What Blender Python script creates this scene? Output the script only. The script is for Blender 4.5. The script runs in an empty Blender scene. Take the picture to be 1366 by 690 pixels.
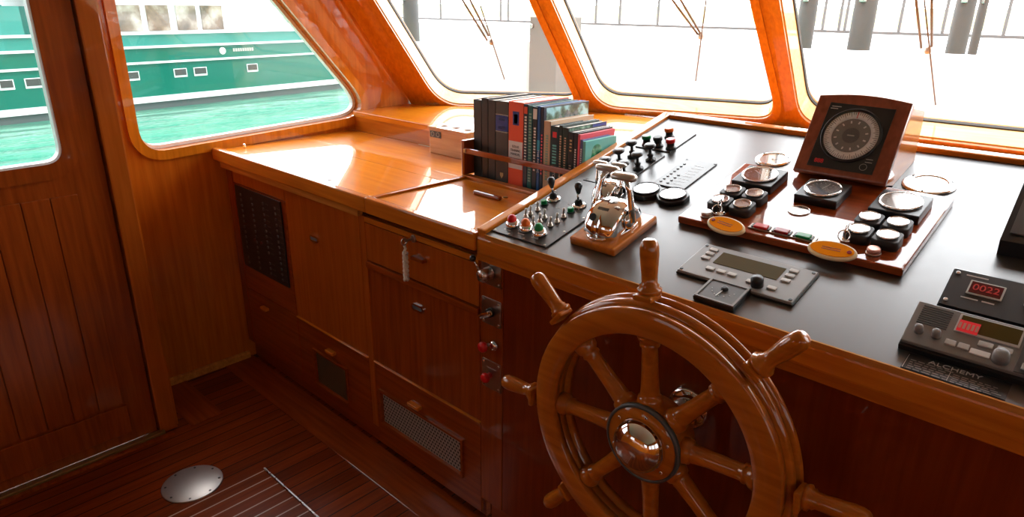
import bpy, bmesh, math, random
from mathutils import Vector, Matrix
random.seed(7)
sc = bpy.context.scene
PI = math.pi
# ------------------------------------------------------------------ camera
FPX, PX, PY = 905.5, 683.0, 345.0
R0 = Vector((0.72423615, 0.68947008, 0.01063034))
R1 = Vector((0.24806236, -0.24612462, -0.93695664))
R2 = Vector((-0.64338718, 0.68121486, -0.34928392))
EYE = Vector((0, 0, 1.65))
cam = bpy.data.objects.new('camera', bpy.data.cameras.new('camera'))
sc.collection.objects.link(cam); sc.camera = cam
cam.matrix_world = Matrix(((R0.x, -R1.x, -R2.x, 0), (R0.y, -R1.y, -R2.y, 0), (R0.z, -R1.z, -R2.z, 1.65), (0, 0, 0, 1)))
cam.data.sensor_width = 36; cam.data.lens = FPX / 1366 * 36
cam.data.clip_start = .02; cam.data.clip_end = 600
# ------------------------------------------------------------------ light, exposure
sc.view_settings.view_transform = 'Standard'; sc.view_settings.look = 'None'
sc.view_settings.gamma = 1; sc.view_settings.use_curve_mapping = False
sc.view_settings.exposure = 0.0
SKY_LOW, SKY_HIGH = 1.5, 10.5
w = bpy.data.worlds.new('world'); sc.world = w; w.use_nodes = True
nt = w.node_tree; nt.nodes.clear()
wo = nt.nodes.new('ShaderNodeOutputWorld'); bg = nt.nodes.new('ShaderNodeBackground')
bg.inputs[0].default_value = (0.95, 0.98, 1, 1)
# hazy overcast sky, far brighter towards the port bow where the sun glare is
_tc = nt.nodes.new('ShaderNodeTexCoord'); _dt = nt.nodes.new('ShaderNodeVectorMath'); _dt.operation = 'DOT_PRODUCT'
_dt.inputs[1].default_value = (-.50, .80, .33); nt.links.new(_tc.outputs['Generated'], _dt.inputs[0])
_mr = nt.nodes.new('ShaderNodeMapRange'); _mr.interpolation_type = 'SMOOTHSTEP'
for _i, _v in ((1, -.1), (2, .9), (3, SKY_LOW), (4, SKY_HIGH)): _mr.inputs[_i].default_value = _v
nt.links.new(_dt.outputs['Value'], _mr.inputs[0]); nt.links.new(_mr.outputs[0], bg.inputs[1])
nt.links.new(bg.outputs[0], wo.inputs[0])
sun = bpy.data.objects.new('sun', bpy.data.lights.new('sun', 'SUN')); sc.collection.objects.link(sun)
sun.data.energy = 2.2; sun.data.angle = math.radians(2); sun.data.color = (1, .96, .9)
sun.rotation_euler = (Vector((-.62, .45, -1.15))).to_track_quat('-Z', 'Y').to_euler()

# ------------------------------------------------------------------ measuring helpers
def ray(x, y):
    c = ((x - PX) / FPX, (y - PY) / FPX, 1)
    return R0 * c[0] + R1 * c[1] + R2 * c[2]
def hit(x, y, n, p0):
    n = Vector(n); d = ray(x, y); return EYE + d * ((Vector(p0) - EYE).dot(n) / d.dot(n))
SL = .2435; TH = math.atan(SL)
CO = Vector((0, 1.25, 1.056)); EV = Vector((0, math.cos(TH), math.sin(TH))); EW = Vector((0, -math.sin(TH), math.cos(TH)))
def con(x, y, w_=0.):                       # a point on the sloping console top, as (u, v)
    p = hit(x, y, EW, CO + EW * w_); return p.x, (p - CO).dot(EV)
def CM(u, v, w_=0., rot=0.):                # frame on the console top
    o = CO + EV * v + EW * w_ + Vector((u, 0, 0))
    return Matrix(((1, 0, 0, o.x), (0, EV.y, EW.y, o.y), (0, EV.z, EW.z, o.z), (0, 0, 0, 1))) @ Matrix.Rotation(rot, 4, 'Z')
YF = 1.287
def F(x, y, Y=YF):                            # a point on a fore-and-aft plane Y, as (x, z)
    p = hit(x, y, (0, 1, 0), (0, Y, 0)); return p.x, p.z
# ------------------------------------------------------------------ materials
def newmat(name):
    m = bpy.data.materials.new(name); m.use_nodes = True
    return m, m.node_tree, m.node_tree.nodes['Principled BSDF']
def plain(name, col, rough=.4, metal=0., coat=0., spec=.5, emit=None, es=1., bump=0., bs=200):
    m, t, b = newmat(name)
    b.inputs['Base Color'].default_value = (*col, 1); b.inputs['Roughness'].default_value = rough
    b.inputs['Metallic'].default_value = metal; b.inputs['Coat Weight'].default_value = coat
    b.inputs['Coat Roughness'].default_value = .05; b.inputs['Specular IOR Level'].default_value = spec
    if emit: b.inputs['Emission Color'].default_value = (*emit, 1); b.inputs['Emission Strength'].default_value = es
    n = t.nodes.new('ShaderNodeTexNoise'); n.inputs['Scale'].default_value = 30
    tc = t.nodes.new('ShaderNodeTexCoord'); t.links.new(tc.outputs['Object'], n.inputs['Vector'])
    mr = t.nodes.new('ShaderNodeMapRange'); t.links.new(n.outputs[0], mr.inputs[0])
    mr.inputs[3].default_value = max(0, rough - .04); mr.inputs[4].default_value = min(1, rough + .04)
    t.links.new(mr.outputs[0], b.inputs['Roughness'])
    if bump:
        n2 = t.nodes.new('ShaderNodeTexNoise'); n2.inputs['Scale'].default_value = bs
        t.links.new(tc.outputs['Object'], n2.inputs['Vector'])
        bp = t.nodes.new('ShaderNodeBump'); bp.inputs['Strength'].default_value = bump; bp.inputs['Distance'].default_value = .01
        t.links.new(n2.outputs[0], bp.inputs['Height']); t.links.new(bp.outputs[0], b.inputs['Normal'])
    return m
def wood(name, dark, light, grain='x', rough=.35, coat=1., croug=.03, cior=1.5, scale=1., spec=.06, wav=.0):
    m, t, b = newmat(name)
    tc = t.nodes.new('ShaderNodeTexCoord'); mp = t.nodes.new('ShaderNodeMapping')
    s = [38 * scale] * 3; s['xyz'.index(grain)] = 2.2 * scale
    mp.inputs['Scale'].default_value = s; t.links.new(tc.outputs['Object'], mp.inputs['Vector'])
    n = t.nodes.new('ShaderNodeTexNoise'); n.inputs['Scale'].default_value = 1.6; n.inputs['Detail'].default_value = 6
    n.inputs['Distortion'].default_value = .35
    t.links.new(mp.outputs[0], n.inputs['Vector'])
    n2 = t.nodes.new('ShaderNodeTexNoise'); n2.inputs['Scale'].default_value = 3.1
    t.links.new(tc.outputs['Object'], n2.inputs['Vector'])
    mx = t.nodes.new('ShaderNodeMath'); mx.operation = 'MULTIPLY_ADD'; mx.inputs[1].default_value = .25
    t.links.new(n2.outputs[0], mx.inputs[0]); t.links.new(n.outputs[0], mx.inputs[2])
    r = t.nodes.new('ShaderNodeValToRGB'); t.links.new(mx.outputs[0], r.inputs[0])
    r.color_ramp.elements[0].position = .42; r.color_ramp.elements[0].color = (*dark, 1)
    r.color_ramp.elements[1].position = .82; r.color_ramp.elements[1].color = (*light, 1)
    t.links.new(r.outputs[0], b.inputs['Base Color'])
    b.inputs['Roughness'].default_value = rough; b.inputs['Coat Weight'].default_value = coat
    b.inputs['Coat Roughness'].default_value = croug; b.inputs['Coat IOR'].default_value = cior; b.inputs['Specular IOR Level'].default_value = spec
    if wav:
        n3 = t.nodes.new('ShaderNodeTexNoise'); n3.inputs['Scale'].default_value = 14
        t.links.new(tc.outputs['Object'], n3.inputs['Vector'])
        bp = t.nodes.new('ShaderNodeBump'); bp.inputs['Strength'].default_value = wav; bp.inputs['Distance'].default_value = .01
        t.links.new(n3.outputs[0], bp.inputs['Height']); t.links.new(bp.outputs[0], b.inputs['Coat Normal'])
    return m
def dots(name, metal_col, hole_col, pitch, r, ax=(0, 2), rough=.35, metal=1.):
    m, t, b = newmat(name)
    tc = t.nodes.new('ShaderNodeTexCoord'); sp = t.nodes.new('ShaderNodeSeparateXYZ'); t.links.new(tc.outputs['Object'], sp.inputs[0])
    def M(op, a, b_=None, c=None):
        n = t.nodes.new('ShaderNodeMath'); n.operation = op
        for i, q in enumerate((a, b_, c)):
            if q is None: continue
            if isinstance(q, (int, float)): n.inputs[i].default_value = q
            else: t.links.new(q, n.inputs[i])
        return n.outputs[0]
    X = M('DIVIDE', sp.outputs[ax[0]], pitch); Z = M('DIVIDE', sp.outputs[ax[1]], pitch * .87)
    row = M('FLOORED_MODULO', M('FLOOR', Z), 2.)
    X = M('ADD', X, M('MULTIPLY', row, .5))
    fx = M('SUBTRACT', M('FRACT', X), .5); fz = M('MULTIPLY', M('SUBTRACT', M('FRACT', Z), .5), .87)
    d = M('SQRT', M('ADD', M('MULTIPLY', fx, fx), M('MULTIPLY', fz, fz)))
    k = M('LESS_THAN', d, r)
    mx = t.nodes.new('ShaderNodeMix'); mx.data_type = 'RGBA'; t.links.new(k, mx.inputs[0])
    mx.inputs[6].default_value = (*metal_col, 1); mx.inputs[7].default_value = (*hole_col, 1)
    t.links.new(mx.outputs[2], b.inputs['Base Color'])
    t.links.new(M('MULTIPLY', M('SUBTRACT', 1., k), metal), b.inputs['Metallic']); b.inputs['Roughness'].default_value = rough
    return m
def planks(name, dark, light, pitch, axis=0, line=(.01, .006, .004), lw=.07, rough=.3, coat=.6, croug=.12, grain='y', lmetal=0.):
    m = wood(name, dark, light, grain, rough, coat, croug)
    t = m.node_tree; b = t.nodes['Principled BSDF']
    tc = t.nodes.new('ShaderNodeTexCoord'); sp = t.nodes.new('ShaderNodeSeparateXYZ'); t.links.new(tc.outputs['Object'], sp.inputs[0])
    def M(op, a, b_):
        n = t.nodes.new('ShaderNodeMath'); n.operation = op
        for i, q in enumerate((a, b_)):
            if isinstance(q, (int, float)): n.inputs[i].default_value = q
            else: t.links.new(q, n.inputs[i])
        return n.outputs[0]
    X = M('DIVIDE', sp.outputs[axis], pitch); k = M('LESS_THAN', M('FRACT', X, 0), lw)
    src = b.inputs['Base Color'].links[0].from_socket
    wn = t.nodes.new('ShaderNodeTexWhiteNoise'); wn.noise_dimensions = '1D'; t.links.new(M('FLOOR', X, 0), wn.inputs['W'])
    hs = t.nodes.new('ShaderNodeHueSaturation'); t.links.new(src, hs.inputs['Color'])
    t.links.new(M('ADD', M('MULTIPLY', wn.outputs[0], .5), .75), hs.inputs['Value'])
    mx = t.nodes.new('ShaderNodeMix'); mx.data_type = 'RGBA'; t.links.new(k, mx.inputs[0]); t.links.new(hs.outputs[0], mx.inputs[6])
    mx.inputs[7].default_value = (*line, 1); t.links.new(mx.outputs[2], b.inputs['Base Color'])
    return m
TEAK_D, TEAK_L = (.44, .115, .007), (.62, .19, .014)
MAH_D, MAH_L = (.20, .034, .003), (.30, .058, .006)
M = {}
M['counter'] = wood('varnished_counter', (.68, .195, .008), (.82, .275, .013), 'x', .3, 1., .012, cior=1.8, scale=.6)
M['teak_x'] = wood('teak_x', TEAK_D, TEAK_L, 'x'); M['teak_z'] = wood('teak_z', TEAK_D, TEAK_L, 'z', wav=.03); M['teak_y'] = wood('teak_y', TEAK_D, TEAK_L, 'y')
M['wall'] = wood('wall_wood', (.44, .105, .006), (.58, .155, .010), 'z', wav=.05)
M['front'] = wood('windshield_wood', (.50, .145, .005), (.66, .21, .010), 'z', wav=.05)
M['reveal'] = wood('reveal_wood', (.74, .46, .16), (.88, .60, .26), 'x', .3)
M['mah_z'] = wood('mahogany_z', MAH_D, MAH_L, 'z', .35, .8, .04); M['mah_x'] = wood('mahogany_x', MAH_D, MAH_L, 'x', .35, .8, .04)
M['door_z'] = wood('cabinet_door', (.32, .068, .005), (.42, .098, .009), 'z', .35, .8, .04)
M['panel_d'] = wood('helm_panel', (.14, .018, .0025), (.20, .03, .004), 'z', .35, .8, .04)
M['lightwood'] = wood('pale_teak', (.55, .24, .07), (.78, .42, .17), 'x', .35, .8)
M['trim_light'] = wood('light_trim', (.45, .17, .03), (.68, .29, .06), 'x')
M['wheel'] = wood('wheel_wood', (.32, .078, .004), (.47, .13, .010), 'x', .3, 1., .03)
M['board'] = wood('rosewood', (.20, .034, .006), (.34, .066, .012), 'x', .25, 1., .015, cior=1.5)
M['compasswood'] = wood('compass_wood', (.20, .050, .022), (.30, .085, .040), 'z', .4, .5, .1)
M['rim'] = wood('rim_wood', (.52, .15, .012), (.72, .24, .025), 'y')
M['floor'] = planks('floor_planks', (.14, .02, .0025), (.22, .036, .005), .056)
M['margin'] = wood('margin_board', (.18, .028, .003), (.28, .05, .007), 'x', .3, .6, .1)
M['hatchw'] = planks('hatch_planks', (.15, .024, .003), (.25, .045, .006), .052, lw=.1, line=(.62, .48, .4))  # caulk lines coloured pale to paint in the light they reflect
M['black'] = plain('black_plastic', (.012, .012, .013), .35); M['blackm'] = plain('black_matte', (.02, .019, .018), .5)
M['lam'] = plain('black_laminate', (.020, .018, .016), .36, spec=.7); M['lam'].node_tree.nodes['Principled BSDF'].inputs['IOR'].default_value = 1.75
M['plate'] = plain('engraved_plate', (.045, .042, .04), .35)
M['rubber'] = plain('rubber_seal', (.03, .025, .02), .6)
M['chrome'] = plain('chrome', (.86, .85, .84), .06, 1.); M['steel'] = plain('steel', (.62, .59, .57), .28, 1.)
M['brushed'] = plain('brushed_steel', (.5, .46, .43), .42, 1.); M['nickel'] = plain('worn_nickel', (.45, .40, .35), .3, 1.)
M['brass'] = plain('brass_strip', (.42, .26, .09), .4, .8)
M['grey'] = plain('grey_panel', (.22, .21, .2), .4); M['greyl'] = plain('light_grey', (.5, .48, .45), .45); M['greyd'] = plain('dark_grey', (.07, .068, .065), .45)
M['greycard'] = plain('grey_card', (.16, .15, .14), .5); M['white'] = plain('white_print', (.8, .8, .78), .5); M['dial'] = plain('dial_face', (.62, .6, .57), .3, coat=1.)
M['red'] = plain('red_plastic', (.60, .008, .008), .4, coat=.25, spec=.3); M['orange'] = plain('orange_plastic', (.85, .16, .015), .4, coat=.25, spec=.3)
M['green'] = plain('green_plastic', (.005, .25, .07), .4, coat=.25, spec=.3); M['fob'] = plain('orange_fob', (.95, .30, .002), .6, spec=.02)
M['fobedge'] = plain('pale_fob_edge', (.9, .72, .42), .4); M['pink'] = plain('copper_cap', (.6, .32, .26), .3, .6)
M['led'] = plain('red_led', (.3, 0, 0), .4, emit=(1, .03, .03), es=.15); M['lcd'] = plain('olive_lcd', (.08, .052, .010), .4, spec=.03)
M['redlamp'] = plain('lit_red', (.5, 0, .01), .4, emit=(1, .03, .04), es=.25); M['rope'] = plain('white_rope', (.72, .66, .55), .8, bump=.5, bs=150)
M['perf'] = dots('perforated_metal', (.42, .40, .36), (.008, .007, .006), .0150, .29, metal=.25)
M['perfd'] = dots('dark_mesh', (.13, .105, .06), (.02, .016, .01), .008, .3, metal=.2)
M['ceil'] = plain('white_ceiling', (.50, .46, .40), .6)
M['hull'] = plain('green_hull', (.0, .15, .105), .2, coat=.6); M['hullg'] = plain('pale_green_bulwark', (.03, .24, .20), .25, coat=.5)
M['wpaint'] = plain('white_paint', (.82, .84, .84), .3); M['deckw'] = plain('white_deck', (.85, .85, .83), .6)
M['anti'] = plain('grey_antifouling', (.1, .12, .12), .5); M['darkglass'] = plain('dark_glass', (.10, .10, .09), .08, coat=1.)
M['pile'] = plain('weathered_piling', (.085, .085, .085), .8, bump=.6, bs=8); M['locker'] = plain('grey_locker', (.19, .175, .16), .6); M['rail'] = plain('grey_railing', (.12, .12, .12), .5)
M['grass'] = plain('grass_bank', (.55, .62, .26), .9, bump=.5, bs=4); M['quay'] = plain('pale_concrete', (.82, .82, .80), .8, bump=.1, bs=5)
M['wiper'] = plain('wiper_metal', (.13, .09, .07), .4)
# water
m, t, b = newmat('teal_water'); M['water'] = m
b.inputs['Roughness'].default_value = .12
tc = t.nodes.new('ShaderNodeTexCoord'); mp = t.nodes.new('ShaderNodeMapping'); mp.inputs['Scale'].default_value = (.5, .16, 1)
t.links.new(tc.outputs['Object'], mp.inputs[0]); n = t.nodes.new('ShaderNodeTexNoise'); n.inputs['Scale'].default_value = 2.2; n.inputs['Detail'].default_value = 5
t.links.new(mp.outputs[0], n.inputs['Vector']); r = t.nodes.new('ShaderNodeValToRGB'); t.links.new(n.outputs[0], r.inputs[0])
r.color_ramp.elements[0].position = .35; r.color_ramp.elements[0].color = (.03, .21, .14, 1)
r.color_ramp.elements[1].position = .75; r.color_ramp.elements[1].color = (.13, .34, .24, 1)
t.links.new(r.outputs[0], b.inputs['Base Color']); bp = t.nodes.new('ShaderNodeBump'); bp.inputs['Strength'].default_value = .35; bp.inputs['Distance'].default_value = .3
t.links.new(n.outputs[0], bp.inputs['Height']); t.links.new(bp.outputs[0], b.inputs['Normal'])
# window glass: clear pane with a faint reflection
def paneglass(name, refl, tint=(1, 1, 1)):
    m = bpy.data.materials.new(name); m.use_nodes = True; t = m.node_tree; t.nodes.clear()
    o = t.nodes.new('ShaderNodeOutputMaterial'); mx = t.nodes.new('ShaderNodeMixShader'); tr = t.nodes.new('ShaderNodeBsdfTransparent')
    tr.inputs[0].default_value = (*tint, 1)
    gl = t.nodes.new('ShaderNodeBsdfGlossy'); gl.inputs['Roughness'].default_value = .01; lw = t.nodes.new('ShaderNodeLayerWeight'); lw.inputs[0].default_value = .5
    pw = t.nodes.new('ShaderNodeMath'); pw.operation = 'POWER'; pw.inputs[1].default_value = 4.; t.links.new(lw.outputs['Facing'], pw.inputs[0])
    mu = t.nodes.new('ShaderNodeMath'); mu.operation = 'MULTIPLY_ADD'; mu.inputs[1].default_value = .8 * refl; mu.inputs[2].default_value = .045 * refl
    t.links.new(pw.outputs[0], mu.inputs[0]); t.links.new(mu.outputs[0], mx.inputs[0]); t.links.new(tr.outputs[0], mx.inputs[1]); t.links.new(gl.outputs[0], mx.inputs[2]); t.links.new(mx.outputs[0], o.inputs[0])
    return m
M['glass'] = paneglass('window_glass', .5); M['lens'] = paneglass('instrument_glass', 1.)

# ------------------------------------------------------------------ mesh helpers
class MB:
    def __init__(s): s.bm = bmesh.new()
    def add(s, vs, fs, T=None, smooth=False):
        v = [s.bm.verts.new((T @ Vector(p)) if T else Vector(p)) for p in vs]
        for f in fs:
            try:
                q = s.bm.faces.new([v[i] for i in f]); q.smooth = smooth
            except ValueError: pass
        return s
    def box(s, x0, x1, y0, y1, z0, z1, bev=0., T=None, seg=2):
        b = bmesh.new(); bmesh.ops.create_cube(b, size=1)
        for v in b.verts: v.co = Vector(((x0 + x1) / 2 + v.co.x * (x1 - x0), (y0 + y1) / 2 + v.co.y * (y1 - y0), (z0 + z1) / 2 + v.co.z * (z1 - z0)))
        if bev: bmesh.ops.bevel(b, geom=b.edges[:], offset=bev, segments=seg, affect='EDGES', profile=.6)
        return s.merge(b, T, bool(bev))
    def merge(s, b, T=None, smooth=False):
        mp = {}
        for v in b.verts: mp[v] = s.bm.verts.new((T @ v.co) if T else v.co)
        for f in b.faces:
            q = s.bm.faces.new([mp[v] for v in f.verts]); q.smooth = f.smooth
        b.free(); return s
    def lathe(s, prof, T=None, seg=32, smooth=True):      # prof = [(r, h)], about local Z
        vs = []; fs = []
        for r, h in prof:
            for k in range(seg): a = 2 * PI * k / seg; vs.append((r * math.cos(a), r * math.sin(a), h))
        for i in range(len(prof) - 1):
            for k in range(seg):
                k2 = (k + 1) % seg; fs.append((i * seg + k, i * seg + k2, (i + 1) * seg + k2, (i + 1) * seg + k))
        n = len(vs)
        if prof[0][0] > 1e-6: fs.append(tuple(range(seg))[::-1])
        if prof[-1][0] > 1e-6: fs.append(tuple(range(n - seg, n)))
        b = bmesh.new(); v = [b.verts.new(p) for p in vs]
        for f in fs:
            q = b.faces.new([v[i] for i in f]); q.smooth = smooth and len(f) < 5
        bmesh.ops.remove_doubles(b, verts=b.verts[:], dist=1e-6)
        return s.merge(b, T)
    def cyl(s, r, h0, h1, T=None, bev=0., seg=32):
        if bev: return s.lathe([(r, h0), (r, h1 - bev), (r - bev * .3, h1 - bev * .3), (r - bev, h1)], T, seg)
        return s.lathe([(r, h0), (r, h1)], T, seg)
    def ringl(s, prof, T=None, seg=64):                   # closed profile revolved
        vs = []; fs = []; n = len(prof)
        for r, h in prof:
            for k in range(seg): a = 2 * PI * k / seg; vs.append((r * math.cos(a), r * math.sin(a), h))
        for i in range(n):
            j = (i + 1) % n
            for k in range(seg):
                k2 = (k + 1) % seg; fs.append((i * seg + k, i * seg + k2, j * seg + k2, j * seg + k))
        return s.add(vs, fs, T, True)
    def tube(s, pts, r, seg=10, T=None):
        pts = [Vector(p) for p in pts]; rr = r if isinstance(r, (list, tuple)) else [r] * len(pts)
        vs = []; fs = []; up = None
        for i, p in enumerate(pts):
            d = (pts[min(i + 1, len(pts) - 1)] - pts[max(i - 1, 0)]).normalized()
            if up is None: up = Vector((0, 0, 1)) if abs(d.z) < .9 else Vector((1, 0, 0))
            a = d.cross(up).normalized(); up = a.cross(d)
            for k in range(seg): t_ = 2 * PI * k / seg; vs.append(p + a * math.cos(t_) * rr[i] + up * math.sin(t_) * rr[i])
        for i in range(len(pts) - 1):
            for k in range(seg): k2 = (k + 1) % seg; fs.append((i * seg + k, i * seg + k2, (i + 1) * seg + k2, (i + 1) * seg + k))
        fs.append(tuple(range(seg))[::-1]); fs.append(tuple(range(len(vs) - seg, len(vs))))
        return s.add(vs, fs, T, True)
    def prism(s, poly, h0, h1, T=None, bev=0., seg=2):    # polygon in local XY, extruded along Z
        n = len(poly); b = bmesh.new()
        lo = [b.verts.new((p[0], p[1], h0)) for p in poly]; hi = [b.verts.new((p[0], p[1], h1)) for p in poly]
        b.faces.new(lo[::-1]); top = b.faces.new(hi)
        for i in range(n): j = (i + 1) % n; f = b.faces.new((lo[i], lo[j], hi[j], hi[i])); f.smooth = n > 10
        bmesh.ops.recalc_face_normals(b, faces=b.faces[:])
        if bev: bmesh.ops.bevel(b, geom=top.edges[:], offset=bev, segments=seg, affect='EDGES', profile=.5)
        return s.merge(b, T)
    def holed(s, outer, holes, h0, h1, T=None):
        b = bmesh.new()
        for lp in [outer] + holes:
            v = [b.verts.new((p[0], p[1], h0)) for p in lp]
            for i in range(len(v)): b.edges.new((v[i], v[(i + 1) % len(v)]))
        bmesh.ops.triangle_fill(b, use_beauty=True, use_dissolve=False, edges=b.edges[:], normal=(0, 0, 1))
        f = b.faces[:]
        r_ = bmesh.ops.extrude_face_region(b, geom=f)
        for v in r_['geom']:
            if isinstance(v, bmesh.types.BMVert): v.co.z = h1
        bmesh.ops.recalc_face_normals(b, faces=b.faces[:])
        return s.merge(b, T)
    def build(s, name, mat, parent=None, Mw=None):
        me = bpy.data.meshes.new(name); bmesh.ops.recalc_face_normals(s.bm, faces=s.bm.faces[:])
        s.bm.to_mesh(me); s.bm.free()
        me.materials.append(M[mat] if isinstance(mat, str) else mat)
        o = bpy.data.objects.new(name, me); sc.collection.objects.link(o)
        if parent: o.parent = parent
        if Mw is not None: o.matrix_local = Mw
        return o
def rrect(w_, h_, r, n=6, cx=0., cy=0.):
    p = []
    for sx, sy, a0 in ((1, 1, 0), (-1, 1, PI / 2), (-1, -1, PI), (1, -1, 1.5 * PI)):
        for k in range(n + 1):
            a = a0 + PI / 2 * k / n; p.append((cx + sx * (w_ / 2 - r) + r * math.cos(a), cy + sy * (h_ / 2 - r) + r * math.sin(a)))
    return p
def rpoly(pts, rs, n=8):                               # polygon with rounded corners (radius per corner)
    out = []; N = len(pts)
    for i in range(N):
        p = Vector(pts[i]); a = Vector(pts[i - 1]) - p; c = Vector(pts[(i + 1) % N]) - p; r = rs[i] if isinstance(rs, (list, tuple)) else rs
        if r <= 0: out.append(tuple(p)); continue
        A = a.normalized(); Cc = c.normalized(); ang = A.angle(Cc); L = min(r / math.tan(ang / 2), a.length * .49, c.length * .49)
        s_, e_ = p + A * L, p + Cc * L
        for k in range(n + 1):
            t_ = k / n; out.append(tuple(s_ * (1 - t_) ** 2 + p * 2 * t_ * (1 - t_) + e_ * t_ ** 2))
    return out
def offset(poly, d):                                   # positive = grow
    n = len(poly); out = []; area = sum(poly[i][0] * poly[(i + 1) % n][1] - poly[(i + 1) % n][0] * poly[i][1] for i in range(n)); sg = 1 if area > 0 else -1
    for i in range(n):
        a, b_, c = Vector(poly[i - 1]), Vector(poly[i]), Vector(poly[(i + 1) % n])
        d1 = (b_ - a).normalized(); d2 = (c - b_).normalized(); n1 = Vector((d1.y, -d1.x)) * sg; n2 = Vector((d2.y, -d2.x)) * sg
        q = n1 + n2; q = q / max(.3, q.length_squared / 2) ; out.append((b_.x + q.x * d, b_.y + q.y * d))
    return out
def setp(o, label=None, cat=None, group=None, kind=None):
    if label: o['label'] = label
    if cat: o['category'] = cat
    if group: o['group'] = group
    if kind: o['kind'] = kind
    return o
def thing(name, label, cat, Mw, group=None):
    o = bpy.data.objects.new(name, None); sc.collection.objects.link(o); o.empty_display_size = .05
    o.matrix_world = Mw; return setp(o, label, cat, group)
def struct(o): o['kind'] = 'structure'; return o
def T3(x, y, z): return Matrix.Translation((x, y, z))
def dup(o, parent=None, Mw=None):
    c = o.copy(); sc.collection.objects.link(c)
    if parent: c.parent = parent
    if Mw is not None: c.matrix_world = Mw
    for ch in [x for x in sc.objects if x.parent == o and x is not c]: dup(ch, c)
    return c
def text(s_, size, mat, parent, Mw, name='lettering', ext=.0004, ax='CENTER', sx=1., bold=0.):
    cu = bpy.data.curves.new('t', 'FONT'); cu.body = s_; cu.size = size; cu.align_x = ax; cu.align_y = 'CENTER'; cu.extrude = ext; cu.offset = bold
    tmp = bpy.data.objects.new('t', cu); sc.collection.objects.link(tmp)
    bpy.context.view_layer.update()
    me = bpy.data.meshes.new_from_object(tmp.evaluated_get(bpy.context.evaluated_depsgraph_get()))
    bpy.data.objects.remove(tmp); me.materials.clear(); me.materials.append(M[mat])
    for v in me.vertices: v.co.x *= sx
    o = bpy.data.objects.new(name, me); sc.collection.objects.link(o); o.parent = parent; o.matrix_local = Mw
    return o
RX90 = Matrix.Rotation(PI / 2, 4, 'X')               # local XY -> XZ, local Z -> -Y (towards the viewer's side)
I4 = Matrix.Identity(4)

# =================================================================== SETTING
ZL = 1.14                                             # ledge height
CEIL = 2.28
XW = -3.0
MB().box(-3.1, 2.3, -2.2, 3.3, -.08, 0).build('floor', 'floor')['kind'] = 'structure'
struct(MB().box(-3.2, 2.3, -2.2, 2.45, CEIL, CEIL + .08).build('ceiling', 'ceil'))
# port wall: inboard door trunk aft, outboard panel with the side window forward
SW = rpoly([(1.665, 1.655), (2.085, 1.145), (2.03, 1.075), (.985, 1.055), (.945, 1.25), (.955, 1.96), (1.40, 1.96)], [0, .07, .06, .09, 0, .1, .1])
SW = rpoly([(.952, 1.96), (1.395, 1.96), (2.115, 1.112), (.955, 1.062)], [.1, .1, .105, .10], 10)
WM = Matrix(((0, 0, 1, 0), (1, 0, 0, 0), (0, 1, 0, 0), (0, 0, 0, 1)))    # local (y,z,x) -> world
def yz(x): return T3(x, 0, 0) @ WM
wl = MB()
wl.holed([(.80, 0), (2.40, 0), (2.40, ZL), (2.375, ZL), (1.54, CEIL), (.80, CEIL)], [SW], -.09, 0, yz(XW))
wl.box(-3.09, -2.66, .775, .80, 0, CEIL)              # return between trunk and panel
wl.box(-2.74, -2.66, -2.2, -.42, 0, CEIL); wl.box(-2.74, -2.66, -.42, .775, 2.06, CEIL)
struct(wl.build('wall_left', 'wall'))
# jamb post beside the sliding door
pm = MB(); pm.box(-2.66, -2.635, .722, .790, 0, CEIL, .006); pm.box(-2.76, -2.7, .695, .774, 0, 2.06); pm.box(-2.7, -2.66, .728, .774, 0, 2.06)
struct(pm.build('trim_1', 'door_z'))
# light trim strip on wall panel (second moulding) and baseboard
struct(MB().box(-3.0, -2.978, .873, 1.28, .0, .035, .004).build('baseboard_left', 'trim_light'))
# side window
win = struct(bpy.data.objects.new('window_1', None)); sc.collection.objects.link(win)
MB().holed(offset(SW, .038), [offset(SW, -.002)], 0, .014, yz(XW)).build('window_frame', 'front', win)
MB().holed(offset(SW, -.001), [offset(SW, -.016)], -.075, -.045, yz(XW)).build('seal', 'wpaint', win)
MB().prism(offset(SW, -.004), -.064, -.060, yz(XW)).build('pane', 'glass', win)
# sliding door
DW = rpoly([(.600, 1.138), (.600, 1.92), (-.28, 1.92), (-.28, 1.128)], [.06, .08, .08, .06])
door = struct(bpy.data.objects.new('door_1', None)); sc.collection.objects.link(door)
MB().holed([(-.40, .012), (.715, .012), (.715, 2.05), (-.40, 2.05)], [DW], -.045, -.006, yz(-2.65)).build('leaf', 'mah_z', door)
MB().holed(offset(DW, .052), [DW], -.006, .004, yz(-2.65)).build('window_frame', 'mah_z', door)
MB().holed(DW, [offset(DW, -.008)], -.034, .002, yz(-2.65)).build('window_bead', 'wpaint', door)
MB().prism(offset(DW, -.002), -.032, -.028, yz(-2.65)).build('pane', 'glass', door)
for k in range(9):
    y1 = .617 - k * .0845
    MB().box(-2.6555, -2.649, y1 - .0825, y1, .185, 1.024, .003).build('door_board', 'mah_z', door)
MB().box(-2.6555, -2.648, .275 - .5, .627, .052, .176, .004).build('lower_panel', 'mah_z', door)
MB().cyl(.016, 0, .018, T3(-2.65, .155, .36) @ Matrix.Rotation(PI / 2, 4, 'Y'), .004).build('latch', 'nickel', door)
th_ = thing('door_threshold', 'brass strip and dark wooden sill along the foot of the sliding door', 'threshold', T3(-2.64, .2, 0))
MB().box(-.005, .022, -.62, .535, 0.002, .016, .002).build('sill', 'brass', th_)
MB().box(.027, .05, -.62, .56, 0.0005, .009, .002).build('track', 'mah_x', th_)

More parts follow.
